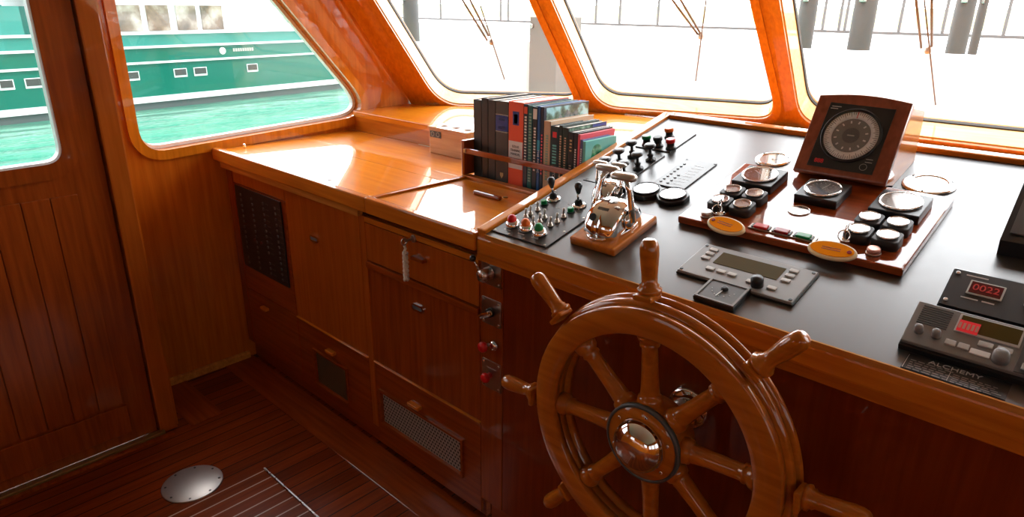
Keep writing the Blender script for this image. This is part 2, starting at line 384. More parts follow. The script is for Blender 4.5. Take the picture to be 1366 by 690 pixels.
# windshield facets
SV = Vector((0, -.74, 1))
VP = [(-3.0, 2.36), (-2.16, 2.86), (-1.25, 3.17), (.35, 3.17), (1.26, 2.86), (2.10, 2.36)]
FAC = []
for i in range(5):
    A = Vector((*VP[i], ZL)); B = Vector((*VP[i + 1], ZL)); d = (B - A); L = d.length; d.normalize()
    nn = SV.cross(d).normalized()
    if nn.y < 0: nn = -nn
    FAC.append((A, d, nn, L))
def fm(i):
    A, d, nn, L = FAC[i]
    return Matrix(((d.x, SV.x, nn.x, A.x), (d.y, SV.y, nn.y, A.y), (d.z, SV.z, nn.z, A.z), (0, 0, 0, 1)))
def facpt(i, x, y, D):
    A, d, nn, L = FAC[i]; return hit(x, y, nn, A + nn * D)
OP = [rpoly([(.165, 1.0), (.165, .005), (.932, .018), (.912, 1.0)], [.1, .12, .09, .1], 10),
      rpoly([(.035, 1.0), (.062, .032), (.925, .030), (.878, 1.0)], [.1, .11, .1, .1], 10),
      rpoly([(.050, 1.0), (.062, .024), (1.538, .024), (1.55, 1.0)], [.1, .11, .11, .1], 10)]
L1, L0 = FAC[1][3], FAC[0][3]
OP.append([(L1 - x, y) for x, y in OP[1]][::-1]); OP.append([(L0 - x, y) for x, y in OP[0]][::-1])
wf = MB()
SM = 1.13
for i in range(5):
    wf.holed([(0, -.2), (FAC[i][3], -.2), (FAC[i][3], SM), (0, SM)], [OP[i]], 0, .12, fm(i))
struct(wf.build('wall_front', 'front'))
for i in range(5):
    win = struct(bpy.data.objects.new('window_%d' % (i + 2), None)); sc.collection.objects.link(win)
    MB().holed(offset(OP[i], .034), [offset(OP[i], -.001)], -.010, 0, fm(i)).build('window_frame', 'front', win)
    MB().holed(offset(OP[i], .001), [offset(OP[i], -.005)], .004, .086, fm(i)).build('reveal_lining', 'reveal', win)
    MB().holed(offset(OP[i], -.003), [offset(OP[i], -.009)], .088, .102, fm(i)).build('seal', 'rubber', win)
    MB().prism(offset(OP[i], -.006), .093, .097, fm(i)).build('pane', 'glass', win)
# starboard and aft walls behind the camera, with their windows
ws = MB(); STW = [rrect(.9, .75, .09, 6, y_, 1.52) for y_ in (-1.2, -.1, 1.0)]
ws.holed([(-2.2, 0), (2.40, 0), (2.40, ZL), (2.375, ZL), (1.54, CEIL), (-2.2, CEIL)], STW, 0, .08, yz(2.1)); struct(ws.build('wall_right', 'wall'))
for k in range(3):
    win = struct(bpy.data.objects.new('window_%d' % (k + 7), None)); sc.collection.objects.link(win)
    MB().holed(offset(STW[k], .04), [STW[k]], -.014, 0, yz(2.1)).build('window_frame', 'front', win)
    MB().prism(offset(STW[k], -.002), .05, .055, yz(2.1)).build('pane', 'glass', win)
wb = MB(); AW = [rrect(.8, .6, .08, 6, x_, 1.6) for x_ in (-1.9, 1.2)]
BM = Matrix(((1, 0, 0, 0), (0, 0, 1, -2.12), (0, 1, 0, 0), (0, 0, 0, 1)))
wb.holed([(-3.1, 0), (2.2, 0), (2.2, CEIL), (-3.1, CEIL)], AW, -.08, 0, BM); struct(wb.build('wall_back', 'wall'))
for k in range(2):
    win = struct(bpy.data.objects.new('window_%d' % (k + 10), None)); sc.collection.objects.link(win)
    MB().holed(offset(AW[k], .04), [AW[k]], 0, .014, BM).build('window_frame', 'front', win)
    MB().prism(offset(AW[k], -.002), -.05, -.045, BM).build('pane', 'glass', win)

# floor margins, hatch, access disc
struct(MB().box(-3.0, 1.6, 1.148, 1.296, 0, .004, .0015).build('trim_2', 'margin'))
struct(MB().box(-3.0, -2.60, .83, .965, 0, .004, .0015).build('trim_3', 'margin'))
hz = thing('floor_hatch', 'slatted wooden floor hatch with bright reflections painted along its caulked grooves, in front of the lower grilles', 'floor hatch', T3(-1.65, .40, 0))
MB().box(-.48, .66, -.45, .50, 0.0005, .0045, .001).build('slats', 'hatchw', hz)
MB().box(-.48, .66, .503, .509, 0.0005, .0065, .001).build('edge_strip', 'steel', hz)
MB().box(-.055, .02, .43, .488, .0048, .0062, .0005).build('lift_plate', 'brushed', hz)
dc = thing('deck_plate', 'round brushed steel access plate screwed to the floor near the door', 'deck plate', T3(-2.235, .682, 0))
MB().lathe([(.104, .0008), (.104, .004), (.101, .0055), (0, .0055)], seg=64).build('disc', 'brushed', dc)
for k in range(8):
    a = k * PI / 4 + .3; MB().cyl(.0042, .0056, .0064, T3(.09 * math.cos(a), .09 * math.sin(a), 0), seg=12).build('screw', 'greyd', dc)

# =================================================================== WORKTOPS
Zc = 1.042
XL = -1.315                                            # console's port edge
XS = -1.845                                            # seam between left counter and chart table
ct = thing('worktop', 'glossy varnished orange teak worktop in the port corner under the side window', 'worktop', T3(-2.4, 1.6, Zc))
wt_ = MB(); wt_.box(-2.998 + 2.4, XS + 2.4 + .012, 1.268 - 1.6, 1.686 - 1.6, -.03, 0, .001); wt_.box(-2.998 + 2.4, -1.864 + 2.4, 1.686 - 1.6, 1.978 - 1.6, -.03, 0, .001); wt_.build('top', 'counter', ct)
MB().box(-2.998 + 2.4, XS + 2.4, 1.238 - 1.6, 1.267 - 1.6, -.045, .010, .006).build('front_lip', 'teak_x', ct)
MB().box(-2.985 + 2.4, -1.925 + 2.4, 1.262 - 1.6, 1.283 - 1.6, -.079, -.047, .002).build('trim_board', 'trim_light', ct)
MB().box(XS + 2.4 - .007, XS + 2.4 + .012, 1.268 - 1.6, 1.686 - 1.6, .0003, .008, .003).build('divider_bead', 'teak_y', ct)
MB().box(-.35, .555, 1.598 - 1.6, 1.6005 - 1.6, .0001, .0008).build('seam_line', 'trim_light', ct)
px_, pz_ = 0, 0
q = hit(440, 240, (0, 0, 1), (0, 0, Zc)); MB().cyl(.008, .0002, .0012, T3(q.x + 2.4, q.y - 1.6, 0), seg=20).build('finger_hole', 'black', ct)
MB().cyl(.006, 0, .02, T3(-2.93 + 2.4, 1.36 - 1.6, 0), .004, 16).build('latch_pin', 'chrome', ct)
# chart table lid
lid = thing('chart_table', 'glossy varnished lid of the chart table between worktop and black console', 'table lid', T3(-1.58, 1.47, Zc))
MB().box(XS + 1.58 + .014, XL + 1.58 - .002, 1.268 - 1.47, 1.683 - 1.47, -.03, -.001, .001).build('lid', 'counter', lid)
MB().box(XS + 1.58 + .001, XL + 1.58 - .002, 1.238 - 1.47, 1.267 - 1.47, -.045, .010, .006).build('front_lip', 'teak_x', lid)
q0 = hit(650, 263, (0, 0, 1), (0, 0, Zc))
MB().box(-.062, .062, -.009, .009, -.001, .014, .006, T3(q0.x + 1.58, q0.y - 1.47, 0)).build('handle', 'mah_x', lid)
q0 = hit(667, 258, (0, 0, 1), (0, 0, Zc))
MB().cyl(.009, -.001, .002, T3(-1.545 + 1.58, 1.60 - 1.47, 0), .001, 20).build('lock', 'brass', lid)
# ledge under the windshield
led = thing('window_ledge', 'raised varnished teak ledge running along under the windshield', 'ledge', T3(-2, 2.4, ZL))
lp = [(-2.997, 1.982), (XL - .004, 1.982), (XL - .004, 2.26), (2.05, 2.26), (2.05, 2.42), (1.24, 2.84), (.34, 3.155), (-1.25, 3.155), (-2.15, 2.845), (-2.997, 2.35)]
MB().prism([(x + 2, y - 2.4) for x, y in lp], -.028, 0, bev=.004).build('top', 'counter', led)
MB().box(-2.995 + 2, XL + 2 - .004, 1.984 - 2.4, 2.0 - 2.4, -.099, -.029).build('riser', 'teak_x', led)
q0 = hit(856, 155.5, (0, 0, 1), (0, 0, ZL))
MB().box(-.09, .09, -.02, .02, 0.0002, .006, .002, T3(q0.x + 2, q0.y - 2.4, 0)).build('vent_cover', 'steel', led)
# bookshelf
YB = 1.735                                             # spine plane
bs = thing('book_rack', 'low teak book rack with a single rail across the spines, beside the console', 'book rack', T3(-1.6, YB, Zc))
def fb(px, py, Y=YB): x, z = F(px, py, Y); return x + 1.6, z - Zc
MB().box(-1.862 + 1.6, XL + 1.6 - .002, -.048, -.016, -.03, .010, .003).build('front_board', 'teak_x', bs)
MB().box(-1.86 + 1.6, XL + 1.6 - .002, -.015, .242, -.03, .0005).build('base', 'mah_x', bs)
xa, zt = fb(628, 188, YB - .03)
MB().box(-1.862 + 1.6, -1.846 + 1.6, -.045, .24, .0105, zt, .003).build('side_board', 'mah_z', bs)
xr0, zr0 = fb(634, 200, YB - .035); xr1, zr1 = fb(768, 229, YB - .035)
MB().box(-.242, XL + 1.6 - .003, -.047, -.036, zr0 - .018, zr0 + .002, .003).build('rail', 'board', bs)
MB().box(-.244, -.232, -.052, -.047, zr0 - .014, zr0 - .001, .001).build('rail_clip', 'brass', bs)

# ---- books
def book(name, label, cat, x0, x1, ztop, depth, cover, pages='page', spine_marks=(), back=.0, hard=True, cover_art=None, y0=0.):
    wd = x1 - x0; z0 = Zc + .001; hgt = ztop - z0
    o = thing(name, label, cat, T3((x0 + x1) / 2, YB + y0, z0), 'books and binders in the rack')
    a = wd / 2 - .0006; tk = min(.0022, wd * .16)
    cb = MB(); cb.box(-a, -a + tk, 0, depth, 0, hgt, .0005); cb.box(a - tk, a, 0, depth, 0, hgt, .0005)
    cb.box(-a, a, 0, tk, 0, hgt, .0008)
    cb.build('cover', cover, o)
    MB().box(-a + tk, a - tk, tk, depth - .004, .002, hgt - .003).build('pages', 'page', o)
    for mk in spine_marks:
        kind, zf, hf, wf_, mat = mk[:5]
        zc_ = hgt * zf
        if kind == 'box': MB().box(-a * wf_, a * wf_, -.0007, -.0001, zc_ - hgt * hf / 2, zc_ + hgt * hf / 2).build('label', mat, o)
        elif kind == 'shield':
            sp = [(-.008, .010), (.008, .010), (.008, 0), (0, -.012), (-.008, 0)]
            MB().prism(sp, 0, .0007, T3(0, -.0001, zc_) @ RX90).build('emblem', mat, o)
        elif kind == 'text': text(mk[5], hf, mat, o, T3(0, -.0009, zc_) @ RX90, sx=wf_)
        elif kind == 'vtext': text(mk[5], hf, mat, o, T3(0, -.0009, zc_) @ RX90 @ Matrix.Rotation(-PI / 2, 4, 'Z'), sx=wf_)
        elif kind == 'bars':     # unreadable spine lettering
            n_ = max(3, int(hf * 30)); b_ = MB()
            for k in range(n_):
                zz = zc_ + hgt * hf * (k / (n_ - 1) - .5); b_.box(-a * wf_, a * wf_, -.0007, -.0001, zz - hgt * hf / n_ * random.uniform(.15, .4), zz + hgt * hf / n_ * .35)
            b_.build('spine_lettering', mat, o)
    if cover_art: cover_art(o, a, depth, hgt)
    return o
def col(name, c, r=.4, coat=.2): M[name] = plain(name, c, r, coat=coat)
col('page', (.82, .76, .66), .8, 0); col('binder_black', (.012, .012, .013), .45); col('binder_taupe', (.055, .045, .037), .5)
col('label_blue', (.025, .05, .28)); col('binder_orange', (.86, .095, .028)); col('label_white', (.74, .72, .72)); col('gold', (.55, .42, .2), .5)
col('bk_navy', (.008, .014, .04)); col('bk_teal', (.01, .12, .12)); col('bk_mint', (.22, .42, .33)); col('bk_black', (.015, .013, .013)); col('bk_blue', (.01, .10, .33)); col('bk_cyan', (.05, .42, .6))
col('bk_cream', (.58, .42, .28)); col('bk_dteal', (.008, .035, .045)); col('bk_red', (.75, .03, .04)); col('bk_dgreen', (.01, .03, .02)); col('bk_pink', (.80, .10, .14)); col('bk_sea', (.16, .55, .50)); col('bk_violet', (.10, .10, .28)); col('white_b', (.8, .8, .76))
# scenic cover materials
def scenic(name, cols, sc_=18, seed=0):
    m, t, b = newmat(name); tc = t.nodes.new('ShaderNodeTexCoord'); n = t.nodes.new('ShaderNodeTexNoise'); n.noise_dimensions = '4D'
    n.inputs['W'].default_value = seed; n.inputs['Scale'].default_value = sc_; n.inputs['Detail'].default_value = 6
    t.links.new(tc.outputs['Object'], n.inputs['Vector']); r = t.nodes.new('ShaderNodeValToRGB'); t.links.new(n.outputs[0], r.inputs[0])
    el = r.color_ramp.elements; el[0].position = .38; el[0].color = (*cols[0], 1); el[1].position = .66; el[1].color = (*cols[-1], 1)
    for k, c in enumerate(cols[1:-1]): e = el.new(.38 + .28 * (k + 1) / (len(cols) - 1)); e.color = (*c, 1)
    t.links.new(r.outputs[0], b.inputs['Base Color']); b.inputs['Roughness'].default_value = .25; b.inputs['Coat Weight'].default_value = .6; M[name] = m
scenic('lagoon', [(.02, .07, .05), (.12, .22, .16), (.35, .7, .75), (.5, .8, .9)], 22, 1); scenic('islands', [(.03, .08, .05), (.2, .35, .25), (.55, .65, .6)], 30, 3)
scenic('rockpic', [(.04, .08, .08), (.16, .22, .24), (.3, .36, .34)], 60, 5); scenic('greenhead', [(.0, .06, .03), (.03, .30, .15), (.16, .55, .33)], 45, 8)
def art_lagoon(o, a, dp, hg):
    MB().box(a, a + .0005, .012, dp - .002, hg * .55, hg - .004).build('cover_picture', 'lagoon', o)
    pk = [(.06, hg - .055), (.085, hg - .03), (.1, hg - .045), (.12, hg - .018), (.15, hg - .035), (.17, hg - .02), (.2, hg - .06)]
    MB().prism(pk, a + .0006, a + .001, WM).build('mountain_picture', 'rockpic', o)
def art_islands(o, a, dp, hg):
    MB().box(a, a + .0005, .006, dp * .62, hg - .075, hg - .003).build('cover_picture', 'islands', o)
    MB().box(a, a + .0005, dp * .62, dp - .001, hg - .075, hg - .003).build('cover_band', 'label_blue', o)
def art_head(o, a, dp, hg):
    hd = [(dp * .2, hg * .45), (dp * .18, hg * .7), (dp * .24, hg * .9), (dp * .37, hg * .93), (dp * .5, hg * .88), (dp * .54, hg * .65), (dp * .5, hg * .4)]
    MB().prism(rpoly(hd, .02, 4), a, a + .0006, WM).build('cover_picture', 'greenhead', o)
xb = lambda px: F(px, 190, YB)[0]
def zt_(px, py): return F(px, py, YB)[1]
e = [xb(p) for p in (632, 642.5, 651, 661, 678, 698)]
book('ring_binder', 'black ring binder standing leftmost in the book rack', 'binder', e[0], e[1], zt_(637, 133), .243, 'binder_black')
book('ring_binder', 'taller black ring binder, second from the left in the rack', 'binder', e[1], e[2], zt_(647, 131), .243, 'binder_black')
book('ring_binder', 'black ring binder touching the taupe binder with blue label', 'binder', e[2], e[3], zt_(656, 133.5), .243, 'binder_black')
book('ring_binder', 'taupe binder with a blue spine label and pale shield emblem', 'binder', e[3], e[4], zt_(669, 135), .243, 'binder_taupe',
     spine_marks=[('box', .735, .20, .96, 'label_blue'), ('box', .835, .013, .98, 'white_b'), ('box', .635, .013, .98, 'white_b'), ('bars', .79, .03, .5, 'white_b'), ('bars', .68, .03, .6, 'white_b'), ('shield', .09, .1, .3, 'gold')])
def noart(o, a, dp, hg): pass
book('ring_binder', 'orange training manual binder with a white title label', 'binder', e[4], e[5], zt_(688, 136), .243, 'binder_orange',
     spine_marks=[('box', .81, .16, .42, 'label_blue'), ('box', .805, .11, .25, 'bk_sea'), ('box', .375, .33, .94, 'label_white'), ('text', .475, .0125, .9, 'greyd', 'SOLAS'), ('text', .43, .0125, .82, 'greyd', 'TRAINING'), ('text', .385, .0125, .9, 'greyd', 'MANUAL')])
PXS = [698, 704, 711, 717.5, 722, 727, 737, 749, 754, 762.5, 770.5, 776.5, 780, 784]
spec = [
 ('thin navy and black book touching the orange binder', 139, .235, 'bk_navy', [('bars', .6, .5, .5, 'white_b'), ('box', .93, .08, .8, 'binder_orange')], None),
 ('teal book with a speckled mint spine', 141, .243, 'bk_teal', [('bars', .5, .8, .5, 'bk_mint')], None),
 ('narrow black book with a white patch at the top of its spine', 143, .24, 'bk_black', [('box', .92, .12, .9, 'white_b'), ('bars', .5, .5, .45, 'white_b')], None),
 ('bright blue book with THE PACIFIC down its spine', 142, .24, 'bk_blue', [('box', .55, .12, .95, 'bk_cyan'), ('vtext', .36, .012, 1.2, 'white_b', 'THE PACIFIC')], None),
 ('tall navy book with a lagoon and mountain cover picture', 143, .243, 'bk_navy', [('bars', .45, .45, .4, 'bk_pink')], art_lagoon),
 ('cream spined book with red cover edge, just right of the tall lagoon book', 162, .235, 'bk_cream', [('bars', .5, .6, .35, 'bk_mint')], None),
 ('dark teal book with a small red logo high on its spine', 169, .17, 'bk_dteal', [('box', .88, .08, .5, 'bk_red'), ('vtext', .30, .016, 1., 'white_b', 'TOI'), ('bars', .6, .25, .5, 'bk_sea')], None),
 ('thin dark green book with pale lettering, right of the dark teal one', 168, .20, 'bk_dgreen', [('bars', .5, .7, .5, 'bk_cream')], None),
 ('dark paperback with an islands picture and blue band on its cover', 171, .21, 'bk_dgreen', [('bars', .5, .7, .3, 'bk_cream')], art_islands),
 ('short black book with a faded gold title, beside the islands paperback', 177, .20, 'bk_black', [('bars', .8, .15, .4, 'gold'), ('bars', .35, .3, .4, 'bk_cream')], None),
 ('short black book leaning against the pink covered one', 178, .19, 'bk_black', [('bars', .5, .5, .35, 'white_b')], None),
 ('pink covered book, third from the right end of the rack', 181, .19, 'bk_pink', [], None),
 ('small violet paperback squeezed between pink and sea green books', 188, .15, 'bk_violet', [('bars', .5, .7, .5, 'white_b')], None)]
xe = [xb(p) for p in PXS]
s0 = xe[0]; kx = ((XL - .016) - s0) / (xe[-1] - s0)
xe = [s0 + (x - s0) * kx for x in xe]
for k, (lb, py, dp, cv, mk, art) in enumerate(spec):
    zz = zt_((PXS[k] + PXS[k + 1]) / 2, py)
    book('book', lb, 'book', xe[k], xe[k + 1], zz, dp, cv, spine_marks=mk, cover_art=art)
book('book', 'sea green booklet showing a carved green head, at the right end', 'book', xe[-1], XL - .004, zt_(786, 190), .17, 'bk_sea', cover_art=art_head)

# wooden cup holder box
qa = hit(573.5, 201, (0, 0, 1), (0, 0, Zc)); x0b = -2.295; yb0 = 1.897
def fz(px, py, Y): return F(px, py, Y)[1] - Zc
hb = fz(573, 168, yb0)
cbx = thing('holder_box', 'pale teak holder box with three round holes, standing left of the binders', 'holder', T3(x0b, yb0, Zc))
xe_ = F(622, 180, yb0)[0] - x0b
MB().box(0, xe_, 0, .08, .001, hb - .011, .002).build('body', 'lightwood', cbx)
hls = [rrect(.042, .042, .0205, 6, xe_ * f_, .046) for f_ in (.2, .52, .84)]
MB().holed([(-.005, -.005), (xe_ + .005, -.005), (xe_ + .005, .085), (-.005, .085)], hls, hb - .010, hb).build('lid', 'lightwood', cbx)
for f_ in (.2, .52, .84): MB().cyl(.0203, hb - .0108, hb - .0095, T3(xe_ * f_, .046, 0)).build('hole', 'black', cbx)
MB().box(.008, .078, -.0025, -.0005, hb - .045, hb - .018).build('label_plate', 'greyd', cbx)
for dx in (.026, .06): MB().ringl([(.008, 0), (.0105, 0), (.0105, .0008), (.008, .0008)], T3(dx, -.0026, hb - .031) @ RX90, 24).build('emblem', 'greyl', cbx)

# =================================================================== CABINETS
YC = YF + .004
def front(x0, x1, z0, z1, mat, parent, name, off=.0, th=.012, bev=.002):
    return MB().box(x0 + .0026, x1 - .0026, YF + off, YF + off + th, z0 + .0026, z1 - .0026, bev).build(name, mat, parent, parent.matrix_world.inverted())
def wm(parent): return parent.matrix_world.inverted()
XA, XAB, XBC, XCD, XDE = -2.985, -2.478, -1.922, -1.345, -1.247
ZTOP = .962; ZM = .394
def carcass(x0, x1, parent, ztop=ZTOP, mat='mah_z'):
    b_ = MB(); b_.box(x0 + .001, x1 - .001, YF + .014, 1.97, .10, ztop); b_.build('carcass', mat, parent, wm(parent))
    MB().box(x0 + .001, x1 - .001, YF + .025, YF + .045, .0045, .0995).build('kickboard', 'margin', parent, wm(parent))
def pull(px, py, parent, mat='chrome', w_=.062, h_=.026, off=0.):
    x, z = F(px, py); T = T3(x, YF + off - .0005, z) @ RX90
    h = MB(); h.holed(rrect(w_, h_, h_ * .48, 6), [rrect(w_ - .013, h_ - .013, (h_ - .013) * .48, 6)], 0, .005, T)
    o = h.build('handle', mat, parent, wm(parent))
    MB().prism(rrect(w_ - .012, h_ - .012, (h_ - .012) * .48, 6), 0, .0015, T).build('recess', 'greyd', o, I4)
    return o
def woodpull(x, z, parent, w_=.07, mat='teak_x'):
    b_ = MB(); b_.box(x - w_ / 2, x + w_ / 2, YF - .022, YF - .0005, z - .006, z + .007, .004)
    return b_.build('handle', mat, parent, wm(parent))
# A: electrical cabinet
cA = thing('cabinet', 'cabinet against the side wall holding the black breaker panel', 'cabinet', T3((XA + XAB) / 2, YF, 0), 'cabinets along the front')
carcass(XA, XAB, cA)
MB().box(XA, XA + .055, YF - .002, YF + .012, .0995, ZTOP, .002).build('stile', 'mah_z', cA, wm(cA))
front(XA + .055, XAB, .90, ZTOP, 'door_z', cA, 'top_rail')
dA = front(XA + .055, XAB, ZM, .90, 'mah_x', cA, 'upper_door')
bx0, bz1 = F(309, 252); bx1, bz0 = F(388, 391)
bx0, bx1, bz0, bz1 = -2.905, -2.507, .515, .895
MB().box(bx0, bx1, YF - .008, YF - .0006, bz0, bz1, .002).build('breaker_panel', 'black', cA, wm(cA))
bp = [o for o in sc.objects if o.name.startswith('breaker_panel')][-1]
for c_ in range(4):
    for r_ in range(14):
        if random.random() < .12: continue
        x = bx0 + .05 + c_ * .1; z = bz1 - .035 - r_ * .0245
        MB().box(x, x + .010, YF - .013, YF - .0081, z - .005, z + .005, .001).build('breaker_switch', 'greyd', bp, I4)
        if c_ > 1: MB().box(x + .02, x + .045, YF - .0086, YF - .0081, z - .002, z + .002).build('switch_label', 'greyd', bp, I4)
for dx in (.14, .20): MB().cyl(.006, 0, .005, T3(bx0 + dx, YF - .0082, .67) @ RX90, .001, 14).build('warning_lamp', plain('dim_red', (.12, .006, .004), .3), bp, I4)
front(XA + .055, XAB, .10, ZM, 'mah_x', cA, 'lower_door'); woodpull(*F(356, 411), cA, .05)
# B
cB = thing('cabinet', 'cabinet with a plain tall door above a small dark mesh grille', 'cabinet', T3((XAB + XBC) / 2, YF, 0), 'cabinets along the front')
carcass(XAB, XBC, cB)
front(XAB, XBC - .035, ZM, ZTOP, 'door_z', cB, 'upper_door'); pull(420, 318.5, cB)
MB().box(XBC - .034, XBC - .001, YF - .001, YF + .012, .10, ZTOP, .002).build('stile', 'door_z', cB, wm(cB))
MB().box(XAB + .002, XBC - .036, YF - .006, YF + .004, ZM - .004, ZM + .001, .0015).build('bead', 'teak_x', cB, wm(cB))
def grille_door(parent, x0, x1, z0, z1, gx0, gx1, gz0, gz1, mat, fr='mah_x'):
    g = MB(); g.holed([(x0 + .002, z0 + .002), (x1 - .002, z0 + .002), (x1 - .002, z1 - .002), (x0 + .002, z1 - .002)], [[(gx0, gz0), (gx1, gz0), (gx1, gz1), (gx0, gz1)]], -.012, 0, T3(0, YF, 0) @ RX90)
    d_ = g.build('lower_door', fr, parent, wm(parent))
    MB().box(gx0 + .0005, gx1 - .0005, YF + .004, YF + .006, gz0 + .0005, gz1 - .0005).build('grille', mat, d_, I4)
    f_ = MB(); f_.holed([(gx0 - .009, gz0 - .009), (gx1 + .009, gz0 - .009), (gx1 + .009, gz1 + .009), (gx0 - .009, gz1 + .009)], [[(gx0, gz0), (gx1, gz0), (gx1, gz1), (gx0, gz1)]], .0005, .009, T3(0, YF, 0) @ RX90)
    f_.build('grille_frame', 'mah_x', d_, I4)
    return d_
gx0, gz1 = F(420, 466); gx1, gz0 = F(463, 541)
d_ = grille_door(cB, XAB, XBC - .035, .10, ZM - .005, gx0, F(463, 500)[0], F(425, 510)[1], gz1 - .004, 'perfd'); woodpull(*F(444, 469), cB, .055)
# C
cC = thing('cabinet', 'cabinet with a locked drawer, a large dark door and a wide perforated grille', 'cabinet', T3((XBC + XCD) / 2, YF, 0), 'cabinets along the front')
carcass(XBC, XCD, cC)
zD = F(490, 356)[1]; zD2 = F(490, 347)[1]
drw = front(XBC, XCD, zD2, .940, 'door_z', cC, 'drawer', -.002)
MB().box(XBC + .002, XCD - .002, YF - .004, YF + .01, .941, ZTOP - .001, .0015).build('top_rail', 'teak_x', cC, wm(cC))
MB().box(XBC + .002, XCD - .002, YF - .010, YF + .01, zD + .002, zD2 - .001, .002).build('drawer_rail', 'mah_x', cC, wm(cC))
front(XBC, XCD, ZM, zD, 'mah_z', cC, 'upper_door'); pull(558, 411, cC)
MB().box(XBC + .002, XCD - .002, YF - .006, YF + .004, ZM - .004, ZM + .001, .0015).build('bead', 'teak_x', cC, wm(cC))
woodpull(*F(562, 345), cC, .062, 'mah_x')
gx0, gz1 = F(508, 519); gx1 = F(616, 580)[0]; gz0 = F(512, 563)[1]
grille_door(cC, XBC, XCD, .035, ZM - .005, gx0 + .006, gx1, gz0 + .002, gz1 - .008, 'perf'); woodpull(*F(556, 540), cC, .062, 'teak_x')
lx, lz = F(553, 318)
kl = MB().cyl(.013, 0, .006, T3(lx, YF - .0025, lz) @ RX90, .002, 24).build('lock', 'nickel', cC, wm(cC))
# key with rope lanyard
ky = thing('key_lanyard', 'key with a white braided rope lanyard hanging from the drawer lock', 'key lanyard', T3(lx, YF - .01, lz))
MB().box(-.0015, .0015, -.03, .0, -.004, .004, .0006).build('key_blade', 'nickel', ky)
MB().ringl([(.008, -.0012), (.0125, -.0012), (.0125, .0012), (.008, .0012)], T3(0, -.032, -.002) @ Matrix.Rotation(PI / 2, 4, 'Y'), 24).build('key_bow', 'nickel', ky)
rp = MB()
for ph in (0, PI):
    rp.tube([(.0045 * math.cos(ph + k * .9), -.03 + .0045 * math.sin(ph + k * .9), -.038 - k * .0042) for k in range(24)], .0062, 8)
rp.tube([(0, -.032, -.014), (.004, -.031, -.024), (-.003, -.03, -.034), (0, -.03, -.042)], .0045, 8)
rp.build('rope', 'rope', ky)

# =================================================================== HELM CONSOLE
XR = 1.75; VE = .968
hc = thing('helm_console', 'wide helm console with matt black sloping top and mahogany front', 'console', T3(XL, YF, 0))
CW = hc.matrix_world.inverted()
def conpt(u, v, w_): return CO + EV * v + EW * w_ + Vector((u, 0, 0))
sd = MB(); pf = [(YF, .12), (YF, .985), (2.19, 1.262), (2.19, .12)]
sd.prism([(y_, z_) for y_, z_ in pf], 0, .02, T3(XL + .002, 0, 0) @ WM); sd.build('side_panel', 'mah_z', hc, CW)
MB().box(XCD + .002, XDE - .001, YF - .002, YF + .014, .10, .955, .002).build('control_stile', 'mah_z', hc, CW)
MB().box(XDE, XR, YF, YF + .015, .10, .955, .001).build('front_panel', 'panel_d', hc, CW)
MB().box(XL, XR, YF + .02, YF + .04, .0045, .10).build('kickboard', 'margin', hc, CW)
MB().box(XCD + .002, XR, YF - .014, YF + .008, .956, .992, .003).build('lower_moulding', 'teak_x', hc, CW)
MB().box(XL - .001, XR, YF - .042, YF - .002, .9925, 1.043, .007).build('front_moulding', 'teak_x', hc, CW)
tp = MB(); tp.box(XL + .035, XR, -.004, VE - .03, -.016, 0, 0, CM(0, 0)); tp.build('black_top', 'lam', hc, CW)
rm = MB(); rm.box(XL, XL + .034, -.002, VE, -.03, .010, .005, CM(0, 0)); rm.build('side_rim', 'rim', hc, CW)
rm = MB(); rm.box(XL + .035, XR, VE - .029, VE, -.03, .014, .005, CM(0, 0)); rm.build('back_rim', 'teak_x', hc, CW)
MB().box(XL + .035, XR, -.008, -.0045, -.014, .001, 0, CM(0, 0)).build('edge_strip', 'trim_light', hc, CW)

# ---- controls on the stile
def plate_thing(name, label, cat, pA, pB, mat='nickel', screws=True):
    x0, z1 = pA; x1, z0 = pB
    o = thing(name, label, cat, T3((x0 + x1) / 2, YF - .0025, (z0 + z1) / 2)); a, c = (x1 - x0) / 2, (z1 - z0) / 2
    MB().prism(rrect(2 * a, 2 * c, .004, 3), 0, .003, RX90, .0008).build('plate', mat, o)
    if screws:
        for sx in (-1, 1):
            for sz in (-1, 1): MB().cyl(.0035, .003, .0045, T3(sx * (a - .009), 0, sz * (c - .009)) @ RX90, .001, 12).build('screw', 'chrome', o)
    return o, a, c
xa, xb_ = XCD + .012, XDE - .006
zs = lambda y: F(658, y)[1]
o, a, c = plate_thing('shift_lever', 'chrome thumb lever with a black ball on the topmost small side plate', 'lever', (xa, zs(341)), (xb_, zs(381)))
MB().lathe([(.017, .003), (.020, .006), (.020, .036), (.016, .042), (0, .043)], T3(-.004, 0, -.008) @ RX90, 32).build('barrel', 'steel', o)
MB().tube([(-.012, -.035, -.002), (-.022, -.04, .022), (-.028, -.044, .036)], .0035).build('lever_arm', 'chrome', o)
MB().lathe([(0, -.010), (.006, -.0085), (.0095, -.003), (.0095, .003), (.006, .0085), (0, .010)], T3(-.03, -.046, .042), 20).build('ball_knob', 'black', o)
o, a, c = plate_thing('rotary_switch', 'chrome rotary switch on a square plate below the thumb lever', 'switch', (xa, zs(399)), (xb_, zs(434)))
MB().lathe([(.015, .003), (.014, .016), (.010, .018), (0, .018)], RX90, 24).build('boss', 'black', o)
MB().box(-.024, .024, -.034, -.018, -.008, .008, .006, Matrix.Rotation(-.5, 4, 'Y')).build('knob', 'chrome', o)
x, z = F(659, 459)
o = thing('key_switch', 'round chrome key switch set above the lowest plate', 'switch', T3(x + .008, YF - .0027, z))
MB().lathe([(.016, 0), (.016, .008), (.012, .014), (.006, .015), (0, .013)], RX90, 32).build('bezel', 'chrome', o)
o = thing('pull_knob', 'red mushroom pull knob beside the round key switch', 'knob', T3(x - .020, YF - .0025, z - .008))
